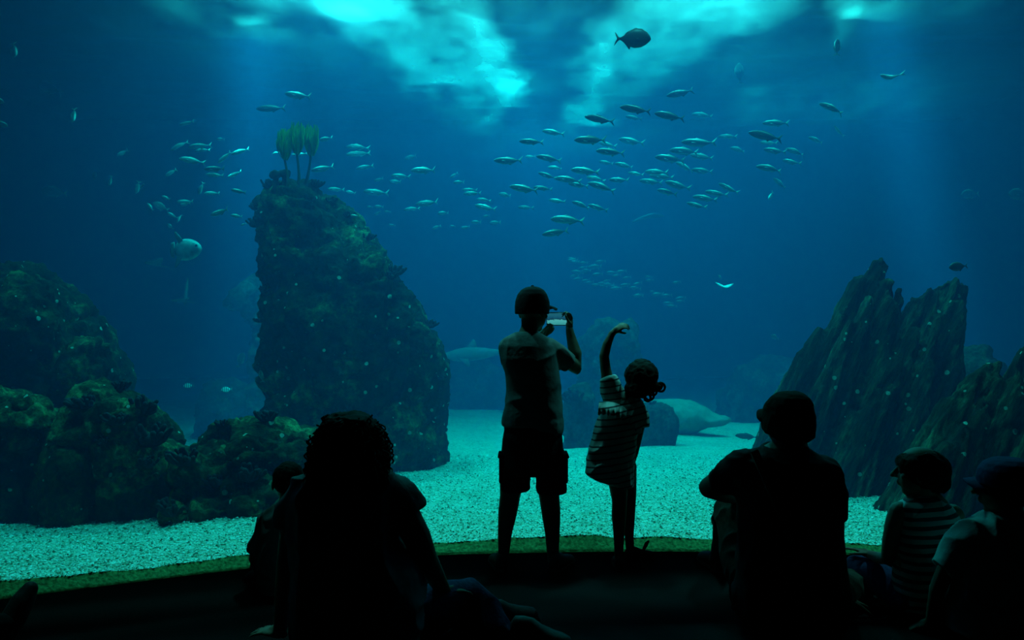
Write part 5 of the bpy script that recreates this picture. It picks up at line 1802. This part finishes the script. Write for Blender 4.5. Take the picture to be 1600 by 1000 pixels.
cloth('t_shirt', mb, 0.009, M['black_cotton'], root, 0.010, 7, 71)
mb = MB()
mb.tube(*pt((1185, 945, YM + 0.05, 0.10), (1160, 868, YM + 0.25, 0.088), (1138, 793, YM + 0.43, 0.070), (1134, 820, YM + 0.52, 0.064), (1132, 850, YM + 0.62, 0.058), (1126, 876, YM + 0.70, 0.052)), 18)
mb.tube(*pt((1275, 945, YM + 0.05, 0.10), (1310, 925, YM + 0.25, 0.088), (1342, 910, YM + 0.42, 0.070), (1290, 900, YM + 0.56, 0.060), (1235, 892, YM + 0.62, 0.050)), 18)
mb.ball(at(1232, 945, YM), (0.18, 0.16, 0.095))
cloth('trousers', mb, 0.009, M['khaki'], root, 0.008, 9, 72)
shoe('shoe', (at(1124, 500, 3.85).x, YM + 0.66, 0), (at(1108, 500, 3.85).x, YM + 0.89, 0), 0.095, 0.09, root)
shoe('shoe', (at(1232, 500, 3.7).x + 0.02, YM + 0.62, 0), (at(1232, 500, 3.7).x - 0.22, YM + 0.70, 0), 0.095, 0.085, root)
mb = MB()
mb.sil([(611.5, 1226, 1246, YM, 0.03), (614, 1216, 1256, YM, 0.06), (620, 1207, 1263, YM, 0.085), (630, 1199, 1268, YM, 0.105), (645, 1194, 1270, YM, 0.115), (660, 1192, 1271, YM, 0.118), (672, 1193, 1270, YM, 0.115), (679, 1197, 1268, YM, 0.11)], 28, 2.1)
cap = cloth('cap', mb, 0.006, M['maroon'], root, 0.003, 20, 73)
visor(cap, at(1209, 640, YM + 0.07), (-0.72, 0.68, 0.0), (0.0, 0.0, 1), 0.17, 0.06, 0.035, M['maroon'])
mb = MB()
mb.ball(at(1257, 676, YM - 0.01), (0.036, 0.06, 0.036))
mb.ball(at(1236, 674, YM - 0.04), (0.085, 0.06, 0.045))
cloth('hair', mb, 0.006, M['hair'], root, 0.005, 40, 74)
# strap of a bag across his back
M['strap'] = plain('woven_strap', (0.10, 0.09, 0.07), 0.8, (0.14, 0.12, 0.10), 90, 0.2)
mb = MB()
pts = []
for k in range(12):
    t = k / 11
    px, py = 1180 + 100 * t, 706 + 230 * t
    pts.append(at(px, py, YM - 0.02 - 0.155 * min(1, 0.5 + t * 1.6)))
n_ = len(pts)
d_ = Vector((0.013, 0, 0.006))
vs = [p - d_ for p in pts] + [p + d_ for p in pts] + [p - d_ + Vector((0, 0.02, 0)) for p in pts] + [p + d_ + Vector((0, 0.02, 0)) for p in pts]
fs = []
for i in range(n_ - 1):
    fs += [(i, i + 1, n_ + i + 1, n_ + i), (2 * n_ + i + 1, 2 * n_ + i, 3 * n_ + i, 3 * n_ + i + 1), (i + 1, i, 2 * n_ + i, 2 * n_ + i + 1), (n_ + i, n_ + i + 1, 3 * n_ + i + 1, 3 * n_ + i)]
mb.add(vs, fs).build('bag_strap', M['strap'], root)

# ---- boy in a striped sleeveless top
YS = 3.2
root = person((at(1445, 500, YS).x, YS, 0), 'bare-headed child in striped sleeveless top sitting cross-legged, face turned in profile')
mb = MB()
head(mb, at(1437, 738, YS), (-0.86, 0.5, 0.02), (0.0, 0, 1), 0.205, at(1444, 786, YS), 0.038)
mb.tube(*pt((1446, 940, YS, 0.115), (1447, 880, YS, 0.115), (1447, 830, YS, 0.115), (1447, 800, YS, 0.095)), 18, 0.75, (0, 1, 0))
mb.tube(*pt((1406, 800, YS, 0.043), (1397, 820, YS, 0.036), (1391, 845, YS + 0.01, 0.031), (1387, 872, YS + 0.04, 0.027), (1374, 872, YS + 0.14, 0.025), (1360, 867, YS + 0.24, 0.019)), 12)
hand(mb, at(1360, 867, YS + 0.24), (-0.6, 0.75, 0.15), (-0.1, -0.2, -1), 0.125, 1, (8, 12, 10), 0.12)
mb.tube(*pt((1488, 804, YS, 0.043), (1500, 835, YS, 0.034), (1505, 872, YS + 0.03, 0.028), (1515, 890, YS + 0.14, 0.025), (1522, 895, YS + 0.24, 0.019)), 12)
hand(mb, at(1522, 895, YS + 0.24), (0.3, 0.9, -0.1), (0, 0, -1), 0.125, -1, (12, 16, 12))
mb.tube(*pt((1350, 890, YS + 0.33, 0.036), (1385, 905, YS + 0.42, 0.034), (1430, 905, YS + 0.42, 0.026)), 12)
mb.tube(*pt((1545, 895, YS + 0.33, 0.036), (1500, 905, YS + 0.36, 0.034), (1460, 912, YS + 0.34, 0.026)), 12)
mb.melt('body', 0.005, M['skin'], root, 2)
mb = MB()
mb.sil([(774, 1427, 1461, YS, 0.045), (780, 1416, 1472, YS, 0.06), (788, 1405, 1484, YS, 0.075), (800, 1401, 1493, YS, 0.085), (820, 1402, 1497, YS, 0.095), (850, 1403, 1496, YS, 0.10), (890, 1402, 1493, YS, 0.105), (925, 1400, 1493, YS, 0.11), (948, 1400, 1494, YS, 0.11)], 30, 2.3)
cloth('sleeveless_top', mb, 0.007, M['tank'], root, 0.006, 11, 81)
mb = MB()
mb.tube(*pt((1418, 938, YS + 0.03, 0.072), (1375, 905, YS + 0.18, 0.066), (1335, 883, YS + 0.32, 0.052), (1345, 888, YS + 0.36, 0.047)), 16)
mb.tube(*pt((1475, 938, YS + 0.03, 0.072), (1515, 915, YS + 0.18, 0.066), (1553, 893, YS + 0.32, 0.052), (1545, 895, YS + 0.36, 0.047)), 16)
mb.ball(at(1446, 938, YS), (0.13, 0.11, 0.072))
cloth('shorts', mb, 0.008, M['navy'], root, 0.006, 11, 82)
shoe('shoe', (at(1440, 500, 3.6).x, YS + 0.40, 0), (at(1440, 500, 3.6).x + 0.18, YS + 0.48, 0), 0.075, 0.06, root)
shoe('shoe', (at(1450, 500, 3.55).x, YS + 0.33, 0), (at(1450, 500, 3.55).x - 0.18, YS + 0.30, 0), 0.075, 0.06, root)
mb = MB()
mb.ball(at(1446, 733, YS - 0.005), (0.094, 0.092, 0.079), None, 20, 13)
mb.ball(at(1459, 750, YS - 0.01), (0.058, 0.075, 0.055))
mb.ball(at(1420, 722, YS - 0.01), (0.042, 0.07, 0.035))
cloth('hair', mb, 0.005, M['hair'], root, 0.004, 30, 83)

# ---- boy in a ball cap at the right edge
YK = 2.95
root = person((at(1565, 500, YK).x, YK, 0), 'child in navy ball cap and pale t-shirt sitting at the right edge of the photo')
mb = MB()
head(mb, at(1570, 764, YK), (-0.88, 0.47, 0.0), (0.0, 0, 1), 0.21, at(1574, 815, YK), 0.042)
mb.tube(*pt((1568, 980, YK, 0.12), (1568, 920, YK, 0.12), (1572, 860, YK, 0.125), (1574, 830, YK, 0.10)), 18, 0.75, (0, 1, 0))
mb.tube(*pt((1520, 835, YK, 0.046), (1496, 862, YK, 0.037), (1478, 890, YK + 0.02, 0.032), (1465, 920, YK + 0.04, 0.029), (1457, 955, YK + 0.08, 0.022), (1455, 968, YK + 0.09, 0.020)), 12)
hand(mb, at(1454, 972, YK + 0.09), (-0.5, 0.6, -0.45), (0.2, 0.1, -1), 0.13, -1, (5, 10, 8), 0.12)
mb.tube(*pt((1628, 835, YK, 0.046), (1645, 880, YK, 0.035), (1652, 920, YK + 0.06, 0.03), (1640, 940, YK + 0.18, 0.025), (1628, 945, YK + 0.26, 0.02)), 12)
hand(mb, at(1628, 945, YK + 0.26), (-0.3, 0.9, -0.1), (0, 0, -1), 0.13, -1, (12, 16, 12))
mb.tube(*pt((1440, 962, YK + 0.30, 0.048), (1500, 965, YK + 0.4, 0.036), (1550, 965, YK + 0.4, 0.028)), 12)
mb.tube(*pt((1690, 955, YK + 0.30, 0.04), (1630, 965, YK + 0.34, 0.036), (1580, 972, YK + 0.3, 0.028)), 12)
mb.melt('body', 0.0052, M['skin'], root, 2)
mb = MB()
mb.sil([(801, 1550, 1598, YK, 0.05), (807, 1532, 1616, YK, 0.065), (815, 1515, 1634, YK, 0.08), (830, 1505, 1644, YK, 0.10), (860, 1500, 1648, YK, 0.115), (900, 1494, 1645, YK, 0.12), (945, 1488, 1645, YK, 0.125), (985, 1486, 1648, YK, 0.13)], 30, 2.3)
mb.tube(*pt((1524, 832, YK, 0.064), (1500, 860, YK, 0.060), (1478, 890, YK + 0.01, 0.056)), 16, round1=False)
mb.tube(*pt((1626, 832, YK, 0.062), (1640, 862, YK, 0.056), (1648, 890, YK + 0.01, 0.052)), 16, round1=False)
cloth('t_shirt', mb, 0.008, M['pale_cotton'], root, 0.011, 9, 91)
mb = MB()
mb.tube(*pt((1535, 975, YK + 0.03, 0.076), (1485, 965, YK + 0.16, 0.068), (1446, 957, YK + 0.28, 0.054)), 16)
mb.tube(*pt((1600, 975, YK + 0.03, 0.076), (1650, 965, YK + 0.16, 0.068), (1688, 957, YK + 0.28, 0.054)), 16)
mb.ball(at(1568, 978, YK), (0.13, 0.11, 0.07))
cloth('shorts', mb, 0.008, M['khaki'], root, 0.006, 11, 92)
shoe('shoe', (at(1556, 500, 3.35).x, YK + 0.40, 0), (at(1556, 500, 3.35).x + 0.18, YK + 0.46, 0), 0.075, 0.06, root)
shoe('shoe', (at(1570, 500, 3.25).x, YK + 0.28, 0), (at(1570, 500, 3.25).x - 0.18, YK + 0.24, 0), 0.075, 0.06, root)
mb = MB()
mb.sil([(715, 1566, 1588, YK, 0.03), (717, 1554, 1600, YK, 0.06), (723, 1542, 1611, YK, 0.085), (733, 1534, 1618, YK, 0.098), (745, 1531, 1621, YK, 0.102), (757, 1531, 1622, YK, 0.10)], 26, 2.1)
cap = mb.melt('ball_cap', 0.005, M['navy'], root, 2)
visor(cap, at(1545, 748, YK + 0.04), (-0.90, 0.42, 0.14), (0.0, 0.0, 1), 0.16, 0.085, 0.03, M['navy'])
mb = MB()
mb.ball(at(1583, 765, YK - 0.02), (0.085, 0.075, 0.065))
cloth('hair', mb, 0.006, M['hair'], root, 0.003, 40, 93)

# ---- someone outside the left edge whose feet reach into the picture
YF = 2.95
root = person((at(-140, 500, YF).x, YF - 0.35, 0), 'person mostly cut off at the lower left corner, only shoe tips showing')
fx = at(22, 500, YF).x
mb = MB()
for dx, x2 in ((0.0, 0.0), (-0.14, -0.16)):
    mb.tube([Vector((fx + dx - 0.02, YF - 0.02, 0.075)), Vector((fx + dx - 0.16, YF - 0.22, 0.10)), Vector((fx + dx - 0.30, YF - 0.42, 0.11)), Vector((fx + dx - 0.50, YF - 0.70, 0.12))], [0.045, 0.06, 0.06, 0.085], 14)
mb.tube([Vector((fx - 0.60, YF - 0.78, 0.12)), Vector((fx - 0.66, YF - 0.86, 0.35)), Vector((fx - 0.68, YF - 0.88, 0.55))], [0.15, 0.14, 0.15], 16)
mb.tube([Vector((fx - 0.50, YF - 0.92, 0.55)), Vector((fx - 0.46, YF - 0.95, 0.3)), Vector((fx - 0.36, YF - 0.72, 0.2))], [0.05, 0.04, 0.03], 12)
mb.tube([Vector((fx - 0.84, YF - 0.82, 0.55)), Vector((fx - 0.92, YF - 0.8, 0.3)), Vector((fx - 0.78, YF - 0.62, 0.2))], [0.05, 0.04, 0.03], 12)
head(mb, Vector((fx - 0.68, YF - 0.86, 0.80)), (0.5, 0.86, 0), (0, 0, 1), 0.22, Vector((fx - 0.68, YF - 0.88, 0.6)), 0.05)
hand(mb, Vector((fx - 0.36, YF - 0.72, 0.2)), (0.5, 0.8, -0.1), (0, 0, -1), 0.16, -1)
hand(mb, Vector((fx - 0.78, YF - 0.62, 0.2)), (0.5, 0.8, -0.1), (0, 0, -1), 0.16, 1)
cloth('body', mb, 0.008, M['black_cotton'], root, 0.004, 9, 99)
for dx, tilt in ((0.0, 0.055), (-0.155, 0.035)):
    mb = MB()
    pts = [Vector((fx + dx - 0.03, YF - 0.03, 0.05)), Vector((fx + dx - 0.005, YF + 0.0, 0.09)), Vector((fx + dx + 0.015, YF + 0.03, 0.15)), Vector((fx + dx + tilt * 0.5, YF + 0.05, 0.185 - (0 if dx == 0 else -0.02)))]
    mb.tube(pts, [0.05, 0.046, 0.042, 0.03], 14, 0.85)
    mb.melt('shoe', 0.006, M['shoe'], root, 2)
